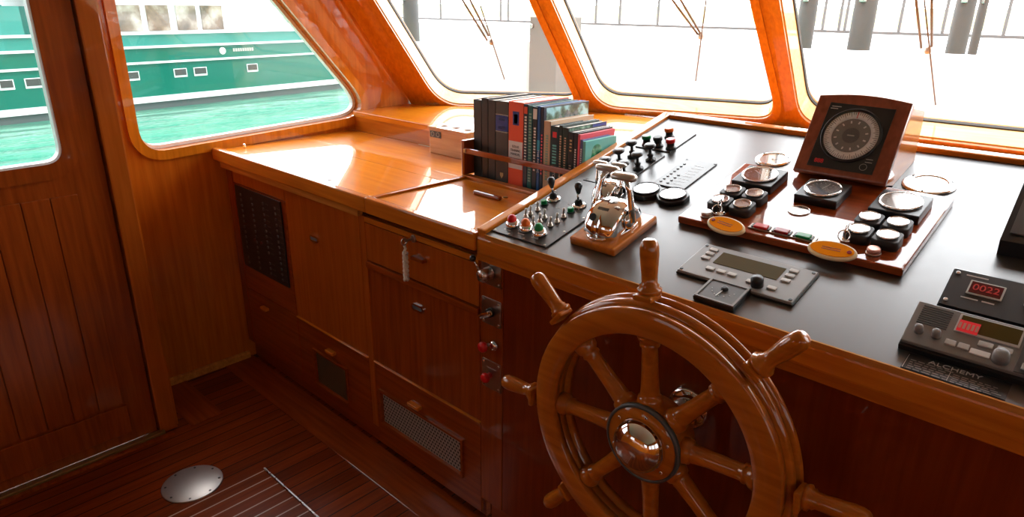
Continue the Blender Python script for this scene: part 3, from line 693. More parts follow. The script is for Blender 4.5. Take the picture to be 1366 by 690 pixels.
MB().lathe([(.005, 0), (.005, .018)], RX90, 16).build('stem', 'steel', o)
MB().lathe([(.005, .016), (.015, .018), (.0175, .024), (.015, .033), (0, .036)], RX90, 28).build('cap', 'red', o)
o, a, c = plate_thing('stop_button', 'red push button on the lowest engraved side plate', 'button', (xa, zs(482)), (xb_, zs(519)))
MB().lathe([(.010, .003), (.010, .016), (.015, .018), (.0165, .025), (.013, .032), (0, .034)], T3(-.004, 0, -.002) @ RX90, 28).build('button', 'red', o)
MB().box(-.018, .018, -.0036, -.0031, .022, .025).build('engraving', 'greyl', o)

# =================================================================== ON THE CONSOLE
def uv(px, py, w_=0.): return con(px, py, w_)
# --- port switch plate with lamps, toggles, joysticks
sp_ = thing('switch_plate', 'black engraved switch plate at the console front corner, full of small toggles', 'switch plate', CM(-1.18, .15))
MB().box(-.095, .105, -.132, .235, .0003, .004, .001).build('plate', 'plate', sp_)
for (u, v) in [(-1.268, .025), (-1.215, .025), (-1.16, .025), (-1.086, .025), (-1.27, .112), (-1.27, .2), (-1.085, .105), (-1.085, .19), (-1.27, .29), (-1.085, .28)]:
    MB().cyl(.0035, .004, .0052, T3(u + 1.18, v - .15, 0), .001, 12).build('screw', 'nickel', sp_)
MB().box(-.02, .075, .055, .0562, .0041, .0044).build('engraved_line', 'greyl', sp_)
MB().box(-.03, .03, .085, .0862, .0041, .0044, T=Matrix.Rotation(-.3, 4, 'Z')).build('engraved_line', 'greyl', sp_)
for u in (-.055, -.004, .046): MB().box(u - .012, u + .012, -.112, -.108, .0041, .0044).build('engraved_label', 'greyl', sp_)
for cname, u, v, lb in (('red', -1.235, .064, 'red domed indicator lamp in a chrome bezel, left of the orange one'), ('orange', -1.184, .064, 'orange domed indicator lamp between the red and green ones'), ('green', -1.133, .060, 'green domed indicator lamp right of the orange one')):
    o = thing('indicator_lamp', lb, 'indicator lamp', CM(u, v, .0045), 'indicator lamps')
    MB().lathe([(.0205, 0), (.0205, .006), (.018, .014), (.013, .018)], seg=32).build('bezel', 'chrome', o)
    MB().lathe([(.0125, .012), (.0125, .024), (.010, .031), (.005, .0345), (0, .035)], seg=24).build('lens', cname, o)
def toggle(u, v, lb, big=False):
    o = thing('toggle_switch', lb, 'switch', CM(u, v, .0045), 'toggle switches on the corner plate')
    MB().lathe([(.0085, 0), (.0085, .003), (.006, .0045), (.006, .009), (.004, .010)], seg=16).build('nut', 'nickel', o)
    MB().tube([(0, 0, .009), (0, .004, .02), (0, .006, .026)], [.0022, .003, .0035], 8).build('bat', 'nickel', o)
rows = {'column behind the red lamp': [(-1.236, .119), (-1.236, .139), (-1.234, .168)], 'column behind the orange lamp': [(-1.186, .094), (-1.180, .115), (-1.184, .14)], 'column nearest the chrome throttle': [(-1.139, .112), (-1.136, .137), (-1.138, .168)]}
for rn, pts in rows.items():
    for (u, v), pos in zip(pts, ('front', 'middle', 'rear')): toggle(u, v, '%s nickel toggle switch in the %s' % (pos, rn))
for u, v, lb in ((-1.241, .205, 'small green push button just in front of the port joystick'), (-1.140, .203, 'small green push button in front of the starboard joystick')):
    o = thing('push_button', lb, 'button', CM(u, v, .0045)); MB().cyl(.009, 0, .014, None, .002, 20).build('button', 'green', o)
    MB().ringl([(.0095, 0), (.0125, 0), (.0115, .003), (.0095, .003)], None, 24).build('collar', 'black', o)
for u, v, lb, tilt in ((-1.238, .244, 'black handled joystick nearest the book rack', .0), (-1.142, .242, 'black handled joystick beside the chrome throttle', -.10)):
    o = thing('joystick', lb, 'joystick', CM(u, v, .0045) @ Matrix.Diagonal((.8, .8, .66, 1)), 'joysticks')
    MB().lathe([(.027, 0), (.027, .005), (.022, .009), (.017, .011)], seg=32).build('bezel', 'chrome', o)
    MB().lathe([(.017, .009), (.013, .018), (.015, .020), (.010, .026), (.0115, .028), (.006, .034)], seg=24).build('boot', 'black', o)
    MB().lathe([(.0035, .03), (.0035, .06)], seg=12).build('stem', 'steel', o)
    MB().lathe([(.005, .055), (.0075, .06), (.013, .082), (.0145, .092), (.012, .102), (.005, .107), (0, .1075)], Matrix.Rotation(tilt, 4, 'X'), 24).build('grip', 'black', o)
# --- engine knob plate
kp = thing('knob_plate', 'black plate behind the joysticks carrying six mushroom pull knobs', 'control plate', CM(-1.172, .50))
MB().box(-.07, .062, -.11, .143, .0003, .004, .001).build('plate', 'plate', kp)
for u, v in ((-.062, -.1), (.054, -.1), (-.062, .135), (.054, .135), (.054, .03), (-.062, .03)): MB().cyl(.0035, .004, .005, T3(u, v, 0), .001, 12).build('screw', 'greyd', kp)
n_ = 0
for u, side in ((-1.198, 'port'), (-1.130, 'starboard')):
    for v, pos in ((.450, 'front'), (.522, 'middle'), (.592, 'rear')):
        o = thing('pull_knob', '%s black mushroom pull knob in the %s row of the six' % (pos, side), 'knob', CM(u, v, .0045), 'mushroom pull knobs')
        MB().lathe([(.016, 0), (.016, .004), (.009, .007), (.007, .014), (.010, .016), (.010, .020), (.005, .023), (.005, .038)], seg=24).build('collar', 'black', o)
        MB().lathe([(.005, .036), (.010, .040), (.0175, .045), (.0190, .049), (.0165, .053), (.010, .055), (0, .0555)], seg=32).build('cap', 'black', o)
# --- rear button plate
rb = thing('button_plate', 'black plate farthest back along the port rim with four coloured buttons', 'control plate', CM(-1.172, .75))
MB().box(-.07, .062, -.078, .085, .0003, .004, .001).build('plate', 'plate', rb)
for px, py, cm, lb in ((863, 195, 'green', 'green capped button at the left of the rear four'), (878, 197, 'blackm', 'black capped button in the rear group'), (893, 185, 'orange', 'amber capped button farthest back'), (895, 200, 'red', 'red capped button at the right of the rear four')):
    u, v = uv(px, py, .0); o = thing('push_button', lb, 'button', CM(u, v, .0045), 'capped buttons on the rear plate')
    MB().lathe([(.017, 0), (.015, .006), (.012, .008), (.012, .020), (.015, .022)], seg=20).build('base', 'black', o)
    MB().cyl(.015, .0221, .034, None, .003, 20).build('cap', cm, o)
# --- indicator panel with two round gauges
ip = thing('alarm_panel', 'flat alarm panel with two columns of black dots behind the twin round gauges', 'alarm panel', CM(-.985, .54))
MB().box(-.052, .052, -.085, .108, .0003, .004, .001).build('plate', 'plate', ip)
for k in range(8): MB().cyl(.0042, .004, .006, T3(-.035, -.064 + k * .0188, 0), .001, 14).build('dot', 'black', ip)
for k in range(4): MB().cyl(.0042, .004, .006, T3(-.010, -.066 + k * .0193, 0), .001, 14).build('dot', 'black', ip)
for k in range(8): MB().box(.0, .032, -.065 + k * .0188, -.062 + k * .0188, .0041, .0043).build('engraved_label', 'grey', ip)
for u, v in ((-.047, .102), (.047, .102)): MB().cyl(.003, .004, .005, T3(u, v, 0), seg=12).build('screw', 'black', ip)
M['gface'] = plain('gauge_face', (.55, .53, .5), .25, coat=1.); M['gfaced'] = plain('gauge_face_dark', (.09, .075, .07), .2, coat=1.)
def dial_parts(o, r, z, face='gface', needle=-.6, ticks=12, bez='chrome', nm='greyd', bw=.12):
    MB().ringl([(r * (1 - bw), z - .002), (r, z - .002), (r, z + .003), (r * (1 - bw * .5), z + .0045), (r * (1 - bw), z + .003)], None, 40).build('bezel', bez, o)
    f_ = MB().cyl(r * (1 - bw), z - .002, z + .0003, None, seg=40).build('dial', face, o)
    b_ = MB()
    for k in range(ticks):
        a = math.radians(-220 + 260 * k / (ticks - 1)) * -1 + PI * .0
        b_.box(r * .62, r * .74, -r * .012, r * .012, z + .0003, z + .0006, 0, Matrix.Rotation(a, 4, 'Z'))
    b_.build('scale', nm, f_)
    MB().box(-r * .12, r * .6, -r * .018, r * .018, z + .0012, z + .0020, 0, Matrix.Rotation(needle, 4, 'Z')).build('needle', nm, f_)
    MB().cyl(r * (1 - bw * .9), z + .0026, z + .0031, None, seg=40).build('glass', 'lens', o)
for u, v, lb, nd in ((-1.017, .395, 'round black framed gauge left of its twin, behind the chrome throttle', 2.2), (-.932, .397, 'round black framed gauge right of its twin, with a dark needle', 1.25)):
    o = thing('round_gauge', lb, 'gauge', CM(u, v, .0005), 'twin round gauges')
    oc = [(.047 * math.cos(k * PI / 4 + PI / 8), .047 * math.sin(k * PI / 4 + PI / 8)) for k in range(8)]
    MB().prism(rpoly(oc, .012, 3), 0, .013, None, .002).build('housing', 'black', o)
    dial_parts(o, .038, .015, 'dial', nd, 10, 'black', 'greyd', .08)
# --- chrome engine throttles
def throttle(u, v, w0, sz, lb, ang, wood_base):
    o = thing('engine_throttle', lb, 'engine throttle', CM(u, v, w0) @ Matrix.Diagonal((sz, sz, sz, 1)), 'chrome throttle heads')
    z0 = 0
    if wood_base:
        MB().prism(rrect(.14, .195, .004, 3), 0, .020, None, .004).build('wooden_base', 'teak_y', o); z0 = .0203
    # domed twin housing: half-round in side view, narrow waist on the top
    hs = MB(); nseg = 20; vs = []; fs = []
    prof = [(-.075, 0), (-.078, .012), (-.070, .034), (-.052, .056), (-.026, .071), (0, .076), (.026, .071), (.052, .056), (.070, .034), (.078, .012), (.075, 0)]
    xs = [(-.050, .70), (-.047, .82), (-.042, .90), (-.032, .96), (-.016, .995), (-.0025, 1.0), (0, .985), (.0025, 1.0), (.016, .995), (.032, .96), (.042, .90), (.047, .82), (.050, .70)]
    for x, s in xs:
        for (y_, z_) in prof: vs.append((x, y_ * s, z0 + z_ * s))
    n = len(prof)
    for i in range(len(xs) - 1):
        for k in range(n - 1): fs.append((i * n + k, i * n + k + 1, (i + 1) * n + k + 1, (i + 1) * n + k))
    fs.append(tuple(range(n))); fs.append(tuple(range(len(vs) - n, len(vs))))
    hs.add(vs, fs, None, True)
    hs.bm.normal_update()
    o1 = hs.build('housing', 'chrome', o)
    for p in o1.data.polygons: p.use_smooth = len(p.vertices) < 6
    fl = MB(); fl.prism([(.056 * math.cos(a) * (1 if abs(math.cos(a)) < .8 else 1), .088 * math.sin(a)) for a in [2 * PI * k / 32 for k in range(32)]], z0, z0 + .008, None, .003); fl.build('flange', 'chrome', o)
    MB().cyl(.010, 0, .004, T3(-.018, -.0555, z0 + .049) @ Matrix.Rotation(.85, 4, 'X'), .001, 20).build('indicator', 'black', o)
    MB().box(-.016, .016, -.0005, .0005, -.004, .004, 0, T3(.0, -.034, z0 + .0665) @ Matrix.Rotation(-1.1, 4, 'X')).build('engraving', 'greyd', o)
    for s_, an in ((1, ang[0]), (-1, ang[1])):
        T = T3(s_ * .051, 0, z0 + .028)
        MB().lathe([(.022, 0), (.022, .006), (.014, .011), (0, .012)], T @ Matrix.Rotation(s_ * PI / 2, 4, 'Y'), 28).build('pivot_cap', 'chrome', o)
        A_ = T @ Matrix.Rotation(-an, 4, 'X')
        lv = MB(); lv.tube([(s_ * .008, 0, 0), (s_ * .009, 0, .04), (s_ * .004, 0, .085), (-s_ * .006, 0, .112)], [.011, .0085, .0075, .008], 12, A_); lo = lv.build('lever', 'chrome', o)
        kb = MB(); gp = [(.0, -.036), (.012, -.038), (.0165, -.028), (.0165, .028), (.012, .038), (0, .036)]
        kb.lathe([(0, -.036), (.009, -.034), (.0135, -.026), (.0145, 0), (.0135, .026), (.009, .034), (0, .036)], A_ @ T3(-s_ * .010, 0, .118) @ Matrix.Rotation(PI / 2, 4, 'Y') @ Matrix.Diagonal((.7, 1.15, 1, 1)), 24)
        kb.build('grip', 'nickel', lo)
    return o
throttle(-.966, .165, .0005, 1., 'polished chrome throttle head with two levers on a teak pad', (.05, .45), True)
throttle(-1.100, .330, .0045, .66, 'smaller chrome throttle head standing behind the one on the teak pad', (.30, .1), False)
# --- rosewood instrument board
BU0, BU1, BV0, BV1 = -.848, -.314, .283, .650
brd = thing('instrument_board', 'glossy rosewood instrument board lying in the middle of the black console', 'board', CM((BU0 + BU1) / 2, (BV0 + BV1) / 2, .0005))
hw, hh = (BU1 - BU0) / 2, (BV1 - BV0) / 2
MB().box(-hw, hw, -hh, hh, 0, .0195, .005, seg=3).build('board', 'board', brd)
BW = .0205
def gauge_box(u, v, s, h_, lb, face, nd, r, rnd=.004, grp='gauges on the rosewood board', nm='greyd'):
    o = thing('gauge', lb, 'gauge', CM(u, v, BW), grp)
    MB().prism(rrect(s, s, rnd, 4), 0, h_, None, .0025).build('housing', 'black' if s > .08 else 'blackm', o)
    dial_parts(o, r, h_ + .002, face, nd, 14, 'chrome', nm, .09)
    return o
# big ones: measured at the top face, shift for height
gauge_box(-.752, .545, .110, .022, 'large square gauge on the port side of the rosewood board', 'gfaced', 2.4, .047, nm='greyl')
gauge_box(-.400, .535, .110, .022, 'large square gauge on the starboard side of the rosewood board', 'gface', .9, .047)
gauge_box(-.578, .530, .105, .022, 'square gauge with a black dial right in front of the compass', 'black', 1.3, .045, nm='greyl')
for (bu, bv, side) in ((-.775, .372, 'port'), (-.434, .368, 'starboard')):
    for du, cn in ((0, 'left'), (.060, 'right')):
        for dv, rn in ((0, 'front'), (.066, 'rear')):
            gauge_box(bu + du, bv + dv, .055, .022, 'small square gauge, %s %s of the %s group of four' % (rn, cn, side), 'gface', 1 + du * 20 + dv * 14, .022, .012)
def porthole(u, v, r0, r1, w_, lb, nd=True):
    o = thing('flush_gauge', lb, 'gauge', CM(u, v, w_))
    MB().ringl([(r1, 0), (r0, 0), (r0, .003), (r0 - .004, .006), (r1 + .004, .006), (r1, .003)], None, 48).build('bezel', 'chrome', o)
    MB().cyl(r1, 0.0003, .0012, None, seg=40).build('dial', 'gface', o)
    for k in range(3): a = k * 2 * PI / 3 + .5; MB().cyl(.003, .006, .0075, T3((r0 + r1) / 2 * math.cos(a), (r0 + r1) / 2 * math.sin(a), 0), seg=10).build('screw', 'greyd', o)
    if nd:
        MB().cyl(.003, .0013, .004, None, seg=10).build('hub', 'greyd', o); MB().box(-.001, .001, 0, r1 * .8, .0014, .002, 0, Matrix.Rotation(-1.1, 4, 'Z')).build('needle', 'greyd', o)
    MB().cyl(r1, .0040, .0044, None, seg=40).build('glass', 'lens', o)
    return o
porthole(-.804, .738, .050, .037, .0005, 'round flush chrome gauge left of the compass box')
porthole(-.392, .738, .062, .042, .0005, 'large round flush chrome ring right of the compass box', False)
o = thing('round_cover', 'small chrome ring set flush in the rosewood board behind the rocker switches', 'ring', CM(-.598, .438, BW))
MB().ringl([(.0225, 0), (.027, 0), (.026, .0025), (.0235, .0025)], None, 40).build('ring', 'chrome', o); MB().cyl(.0222, 0, .0015, None, seg=32).build('disc', 'steel', o)
for u, v, mt, lb in ((-.784, .318, 'steel', 'silver push cap on the port front corner of the rosewood board'), (-.385, .320, 'pink', 'copper pink push cap on the starboard front corner of the board')):
    o = thing('push_button', lb, 'button', CM(u, v, BW)); MB().cyl(.014, 0, .014, None, .003, 28).build('cap', mt, o); MB().cyl(.016, 0, .004, None, .001, 28).build('collar', 'nickel', o)
rk = thing('rocker_panel', 'nickel strip holding red, dark red and green rocker switches', 'switch panel', CM(-.587, .317, BW))
MB().box(-.080, .080, -.012, .012, 0, .003, .001).build('strip', 'nickel', rk)
M['darkred'] = plain('dark_red', (.30, .004, .012), .4, coat=.25, spec=.3)
for du, cm in ((-.051, 'red'), (0, 'darkred'), (.051, 'green')):
    r_ = MB().box(du - .0165, du + .0165, -.009, .009, .0032, .009, .002).build('rocker', cm, rk)
    for s_ in (-1, 1): MB().box(du + s_ * .020 - .0025, du + s_ * .020 + .0025, -.009, .009, .0032, .006, .001).build('rocker_frame', 'black', rk)
for u, v, fu, fv, rt, lb in ((-.757, .338, -.712, .282, -.16, 'orange oval key float hanging over the port front edge of the board'), (-.452, .345, -.458, .281, .05, 'orange oval key float under the starboard group of gauges')):
    lk = thing('key_lock', 'chrome ignition key in its lock, %s' % ('port side of the board' if u < -.6 else 'starboard side of the board'), 'key', CM(u, v, BW))
    MB().lathe([(.012, 0), (.012, .006), (.008, .009), (0, .009)], None, 24).build('lock', 'chrome', lk)
    MB().box(-.0012, .0012, -.004, .004, .009, .024).build('key_blade', 'nickel', lk)
    MB().ringl([(.006, -.001), (.012, -.001), (.012, .001), (.006, .001)], T3(0, 0, .033) @ Matrix.Rotation(PI / 2, 4, 'Y'), 24).build('key_bow', 'chrome', lk)
    MB().ringl([(.0115, -.001), (.0135, -.001), (.0135, .001), (.0115, .001)], T3(0, -.016, .022) @ Matrix.Rotation(1.0, 4, 'X'), 24).build('split_ring', 'chrome', lk)
    fb_ = thing('key_float', lb, 'key float', CM(fu, fv, BW + .0065, rt) @ Matrix.Rotation(.25, 4, 'X'), 'orange key floats')
    el = [(.052 * math.cos(a), .027 * math.sin(a)) for a in [2 * PI * k / 40 for k in range(40)]]
    MB().prism(el, -.004, .004, None, .003).build('rim', 'fobedge', fb_)
    el2 = [(.046 * math.cos(a), .0215 * math.sin(a)) for a in [2 * PI * k / 40 for k in range(40)]]
    MB().prism(el2, .0041, .0055).build('face', 'fob', fb_)
    for dy in (.003, -.003): MB().box(-.022, .018, dy - .0012, dy + .0012, .0056, .0058).build('print_line', plain('brown_print', (.35, .06, .01), .6), fb_)
    MB().cyl(.005, .0056, .007, T3(-.036 if u < -.6 else .036, 0, 0), .001, 16).build('eyelet', 'darkred', fb_)
# --- compass repeater box
cp = thing('compass_repeater', 'wooden compass repeater box with a tilted round dial, behind the rosewood board', 'compass', CM(-.585, .68, .0005))
CI = cp.matrix_world.inverted()
uL, uR = -.692, -.462
P0 = Vector((0, 1.835, 1.243)); tl = math.radians(59.5); ft = Vector((0, math.cos(tl), math.sin(tl))); fn_ = Vector((0, -math.sin(tl), math.cos(tl)))
LF = .221
def cf(u, s): return Vector((u, 0, 0)) + Vector((0, P0.y, P0.z)) + ft * s
FMx = Matrix(((1, ft.x, fn_.x, (uL + uR) / 2), (0, ft.y, fn_.y, P0.y), (0, ft.z, fn_.z, P0.z), (0, 0, 0, 1)))
wdt = (uR - uL)
arch = [(-wdt / 2, 0), (wdt / 2, 0), (wdt / 2, LF - .002)] + [(wdt / 2 - wdt * k / 10, LF - .002 + .011 * math.sin(PI * k / 10)) for k in range(1, 10)] + [(-wdt / 2, LF - .002)]
MB().prism(arch, -.022, 0, FMx, .004).build('front_frame', 'compasswood', cp, CI)
# body behind: side profile in (y,z)
pb = cf(0, .004) - fn_ * .0225; ptp = cf(0, LF - .006) - fn_ * .0225
bk = conpt(0, .868, .0006); fr_ = conpt(0, .70, .0006)
sideprof = [(pb.y, pb.z), (ptp.y, ptp.z), (bk.y, ptp.z - .02), (bk.y, bk.z), (fr_.y, fr_.z)]
MB().prism(sideprof, 0, wdt - .006, T3(uL + .003, 0, 0) @ WM, .0).build('body', 'teak_y', cp, CI)
FI = CI @ FMx
cx_, cy_ = 0, LF * .52
pl = [(-.083, .018), (.081, .018), (.083, .197), (-.079, .200)]
MB().prism([(x, y) for x, y in pl], .0003, .003, None, .001).build('black_face', 'black', cp, FI)
face = [o for o in sc.objects if o.name.startswith('black_face')][-1]
def onf(mb, name, mat): return mb.build(name, mat, face, I4)
DT = T3(.0, .113, .0032)
onf(MB().ringl([(.070, 0), (.074, 0), (.074, .004), (.071, .006), (.070, .004)], DT, 64), 'bezel', 'black')
onf(MB().ringl([(.047, .0), (.066, .0), (.066, .0015), (.047, .0015)], DT, 64), 'compass_card', 'white')
onf(MB().cyl(.0465, 0, .001, DT, seg=48), 'inner_card', 'greycard'); onf(MB().cyl(.021, .001, .0016, DT, seg=40), 'hub', 'greyd')
b_ = MB()
for k in range(72):
    b_.box(.0575 if k % 3 else .053, .065, -.0006, .0006, .0016, .0019, 0, DT @ Matrix.Rotation(k * PI / 36, 4, 'Z'))
onf(b_, 'degree_marks', 'greyd')
b_ = MB()
for k in range(12): b_.box(.034, .041, -.0018, .0018, .0011, .0015, 0, DT @ Matrix.Rotation(k * PI / 6 + .26, 4, 'Z'))
onf(b_, 'hour_marks', 'white'); onf(MB().box(-.009, .009, -.0015, .0015, .0017, .002, 0, DT), 'maker_mark', 'greyl')
onf(MB().box(-.001, .001, .048, .066, .002, .0025, 0, DT), 'lubber_line', 'red')
onf(MB().cyl(.069, .0042, .0046, DT, seg=48), 'glass', 'lens')
text('888', .016, 'led', face, T3(-.056, .034, .0034)); 
onf(MB().box(-.072, -.048, .188, .190, .0031, .0034), 'print_line', 'greyl'); onf(MB().box(-.074, -.055, .182, .184, .0031, .0034), 'print_line', 'greyl')
onf(MB().ringl([(.008, 0), (.009, 0), (.009, .0006), (.008, .0006)], T3(.055, .034, .0031), 24), 'dimmer_mark', 'greyl')
for dy in (.055, .047): onf(MB().box(.055, .072, dy, dy + .002, .0031, .0034), 'print_line', 'greyl')
# --- autopilot display and rudder indicator
ap = thing('autopilot_display', 'grey autopilot control unit with an olive LCD and one black knob', 'autopilot', CM(-.592, .145, .0005))
MB().box(-.134, .134, -.067, .067, 0, .009, .002).build('panel', 'grey', ap)
MB().box(-.136, .136, -.069, .069, 0, .004, .001).build('base', 'black', ap)
scn = MB().box(-.078, .072, -.004, .047, .0091, .0100).build('screen', 'lcd', ap)
for u, v in ((-.102, .046), (-.102, .027), (-.102, .006), (-.070, -.030), (-.043, -.030), (-.017, -.030), (.030, -.036), (.090, .045), (.090, .024), (.090, .002), (.078, -.038)):
    MB().box(u - .010, u + .010, v - .006, v + .006, .0091, .0125, .002).build('key', 'greyl', ap)
for u in (-.127, .127):
    for v in (-.058, .058): MB().cyl(.004, .009, .0105, T3(u, v, 0), .001, 14).build('screw', 'black', ap)
MB().lathe([(.0135, .009), (.0135, .026), (.011, .031), (0, .032)], T3(.047, -.042, 0), 28).build('knob', 'black', ap)
ri = thing('rudder_indicator', 'small square black indicator with a pale needle in front of the autopilot', 'indicator', CM(-.594, .043, .0005))
MB().box(-.047, .047, -.042, .040, 0, .011, .002).build('housing', 'black', ri)
fr = MB(); fr.holed([(-.045, -.040), (.045, -.040), (.045, .038), (-.045, .038)], [[(-.040, -.035), (.040, -.035), (.040, .033), (-.040, .033)]], .0111, .0135); fr.build('bezel', 'grey', ri)
MB().box(-.039, .039, -.034, .032, .0111, .0117).build('dial', 'greyd', ri)
MB().cyl(.008, .0117, .018, T3(0, .010, 0), .004, 20).build('hub', 'black', ri); MB().box(-.001, .001, -.03, 0, .0125, .0135, 0, T3(0, .008, 0) @ Matrix.Rotation(-.15, 4, 'Z')).build('needle', 'white', ri)
b_ = MB()
for k in range(7): a = -PI / 2 + (k - 3) * .42; b_.cyl(.0018, .0118, .0122, T3(.027 * math.cos(a), .012 + .029 * math.sin(a), 0), seg=8)
b_.build('scale_dots', 'greyl', ri)
# --- radios
ra = thing('radio_telephone', 'long grey radio telephone with speaker grille, knobs and a red lit display', 'radio', CM(-.248, .049, .0005))
W1 = .40
MB().prism([(-.002, .011), (.099, .039), (.104, .034), (.104, 0), (0, 0)][::-1], 0, W1, T3(0, 0, 0) @ WM).build('chassis', 'black', ra)
rf = Matrix(((1, 0, 0, 0), (0, math.cos(.27), -math.sin(.27), .0), (0, math.sin(.27), math.cos(.27), .0115), (0, 0, 0, 1)))
fc = MB().box(.001, W1 - .001, .004, .104, .0, .008, .002, rf).build('front_panel', 'grey', ra)
def onr(mb, name, mat): return mb.build(name, mat, fc, I4)
b_ = MB()
for k in range(9): b_.box(.012, .060, .052 + k * .0052, .0545 + k * .0052, .0081, .0095, 0, rf)
onr(b_, 'speaker_slats', 'greyd')
onr(MB().box(.071, .168, .055, .097, .0081, .011, .001, rf), 'display_bezel', 'greyl'); onr(MB().box(.075, .165, .060, .094, .0111, .0118, 0, rf), 'display', 'lcd')
onr(MB().box(.074, .106, .056, .082, .0119, .0125, .0, rf), 'red_display', 'redlamp')
b_ = MB()
for k in range(5): b_.box(.075 + k * .0065, .079 + k * .0065, .062, .076, .0126, .0129, 0, rf)
onr(b_, 'display_digits', 'pink')
for x in (.022, .050): onr(MB().lathe([(.0075, .008), (.007, .022), (.005, .024), (0, .024)], rf @ T3(x, .033, 0), 20), 'knob', 'grey')
onr(MB().lathe([(.013, .008), (.012, .026), (.009, .029), (0, .029)], rf @ T3(.150, .022, 0), 24), 'knob', 'grey')
for x in (.066, .086): onr(MB().box(x, x + .017, .020, .032, .0081, .012, .0015, rf), 'key', 'greyl')
for x in (.112, .140): onr(MB().box(x, x + .022, .037, .048, .0081, .012, .0015, rf), 'key', 'greyl')
onr(MB().box(.105, .135, .016, .028, .0081, .011, .0015, rf), 'key', 'white')
onr(MB().box(.172, .26, .005, .096, .0081, .010, .001, rf), 'keypad', 'greyd')
for r_ in range(4):
    for c_ in range(3): onr(MB().box(.180 + c_ * .025, .197 + c_ * .025, .012 + r_ * .021, .026 + r_ * .021, .0101, .0135, .0015, rf), 'key', 'greyl')
r2 = thing('radio_speaker_unit', 'black display unit with red digits standing behind the grey radio', 'radio', CM(-.224, .178, .0005))
rt2 = Matrix.Rotation(.22, 4, 'X')
MB().prism([(0, 0), (.105, 0), (.105, .052), (.098, .054), (.0, .028)], 0, .36, WM).build('chassis', 'black', r2)
rf2 = Matrix(((1, 0, 0, 0), (0, math.cos(.26), -math.sin(.26), .0), (0, math.sin(.26), math.cos(.26), .0285), (0, 0, 0, 1)))
f2 = MB().box(.002, .358, .002, .100, 0, .002, .0005, rf2).build('front_panel', 'blackm', r2)
MB().box(.035, .092, .042, .078, .0021, .0045, .001, rf2).build('display_bezel', 'greyl', f2, I4)
d2 = MB().box(.038, .089, .045, .075, .0046, .005, 0, rf2).build('display', plain('dark_red_window', (.08, .002, .004), .2), f2, I4)
text('0022', .022, 'led', f2, rf2 @ T3(.0635, .060, .0054))
for x0_, x1_, y_ in ((.024, .060, .088), (.03, .058, .030), (.064, .084, .030)): MB().box(x0_, x1_, y_, y_ + .003, .0021, .0024, 0, rf2).build('print_line', 'greyl', f2, I4)
MB().box(.125, .140, .045, .060, .0021, .006, .001, rf2).build('rocker', 'greyl', f2, I4)
for x, y in ((.01, .09), (.01, .015)): MB().cyl(.004, .002, .004, rf2 @ T3(x, y, 0), .001, 12).build('screw', 'steel', f2, I4)
lb_ = thing('name_plate', 'engraved black plate reading ALCHEMY lying in front of the grey radio', 'name plate', CM(-.150, .0225, .0005))
MB().box(-.078, .078, -.024, .022, 0, .0012).build('plate', 'black', lb_)
text('ALCHEMY', .0145, 'greyl', lb_, T3(-.003, .012, .0016), sx=1.25)
b_ = MB()
for r_ in range(5):
    x = -.070
    while x < -.012: l_ = random.uniform(.005, .014); b_.box(x, x + l_, .004 - r_ * .0062 - .0012, .004 - r_ * .0062 + .0012, .0013, .0015); x += l_ + .003
    x = -.002
    while x < .060: l_ = random.uniform(.005, .014); b_.box(x, x + l_, -.001 - r_ * .0052 - .001, -.001 - r_ * .0052 + .001, .0013, .0015); x += l_ + .003
b_.build('small_print', 'grey', lb_); MB().box(-.0075, -.0065, -.022, .004, .0013, .0015).build('divider', 'greyl', lb_); MB().box(-.0765, -.0755, -.023, .018, .0013, .0015).build('divider', 'greyl', lb_)
# instrument cut by the right frame edge
ri_ = thing('radar_display', 'black wedge shaped display unit at the right edge of the console', 'display', CM(-.185, .46, .0005))
MB().prism([(0, 0), (.29, 0), (.29, .15), (.27, .155), (0, .035)], 0, .32, WM).build('housing', 'black', ri_)
rf3 = Matrix(((1, 0, 0, 0), (0, math.cos(.418), -math.sin(.418), .0), (0, math.sin(.418), math.cos(.418), .0355), (0, 0, 0, 1)))
f3 = MB().box(.012, .308, .02, .285, .0, .004, .001, rf3).build('bezel', 'greyd', ri_)
MB().box(.030, .27, .045, .265, .0041, .0048, 0, rf3).build('screen', 'darkglass', f3, I4); MB().cyl(.016, .004, .016, rf3 @ T3(.285, .1, 0), .003, 20).build('knob', 'grey', f3, I4)

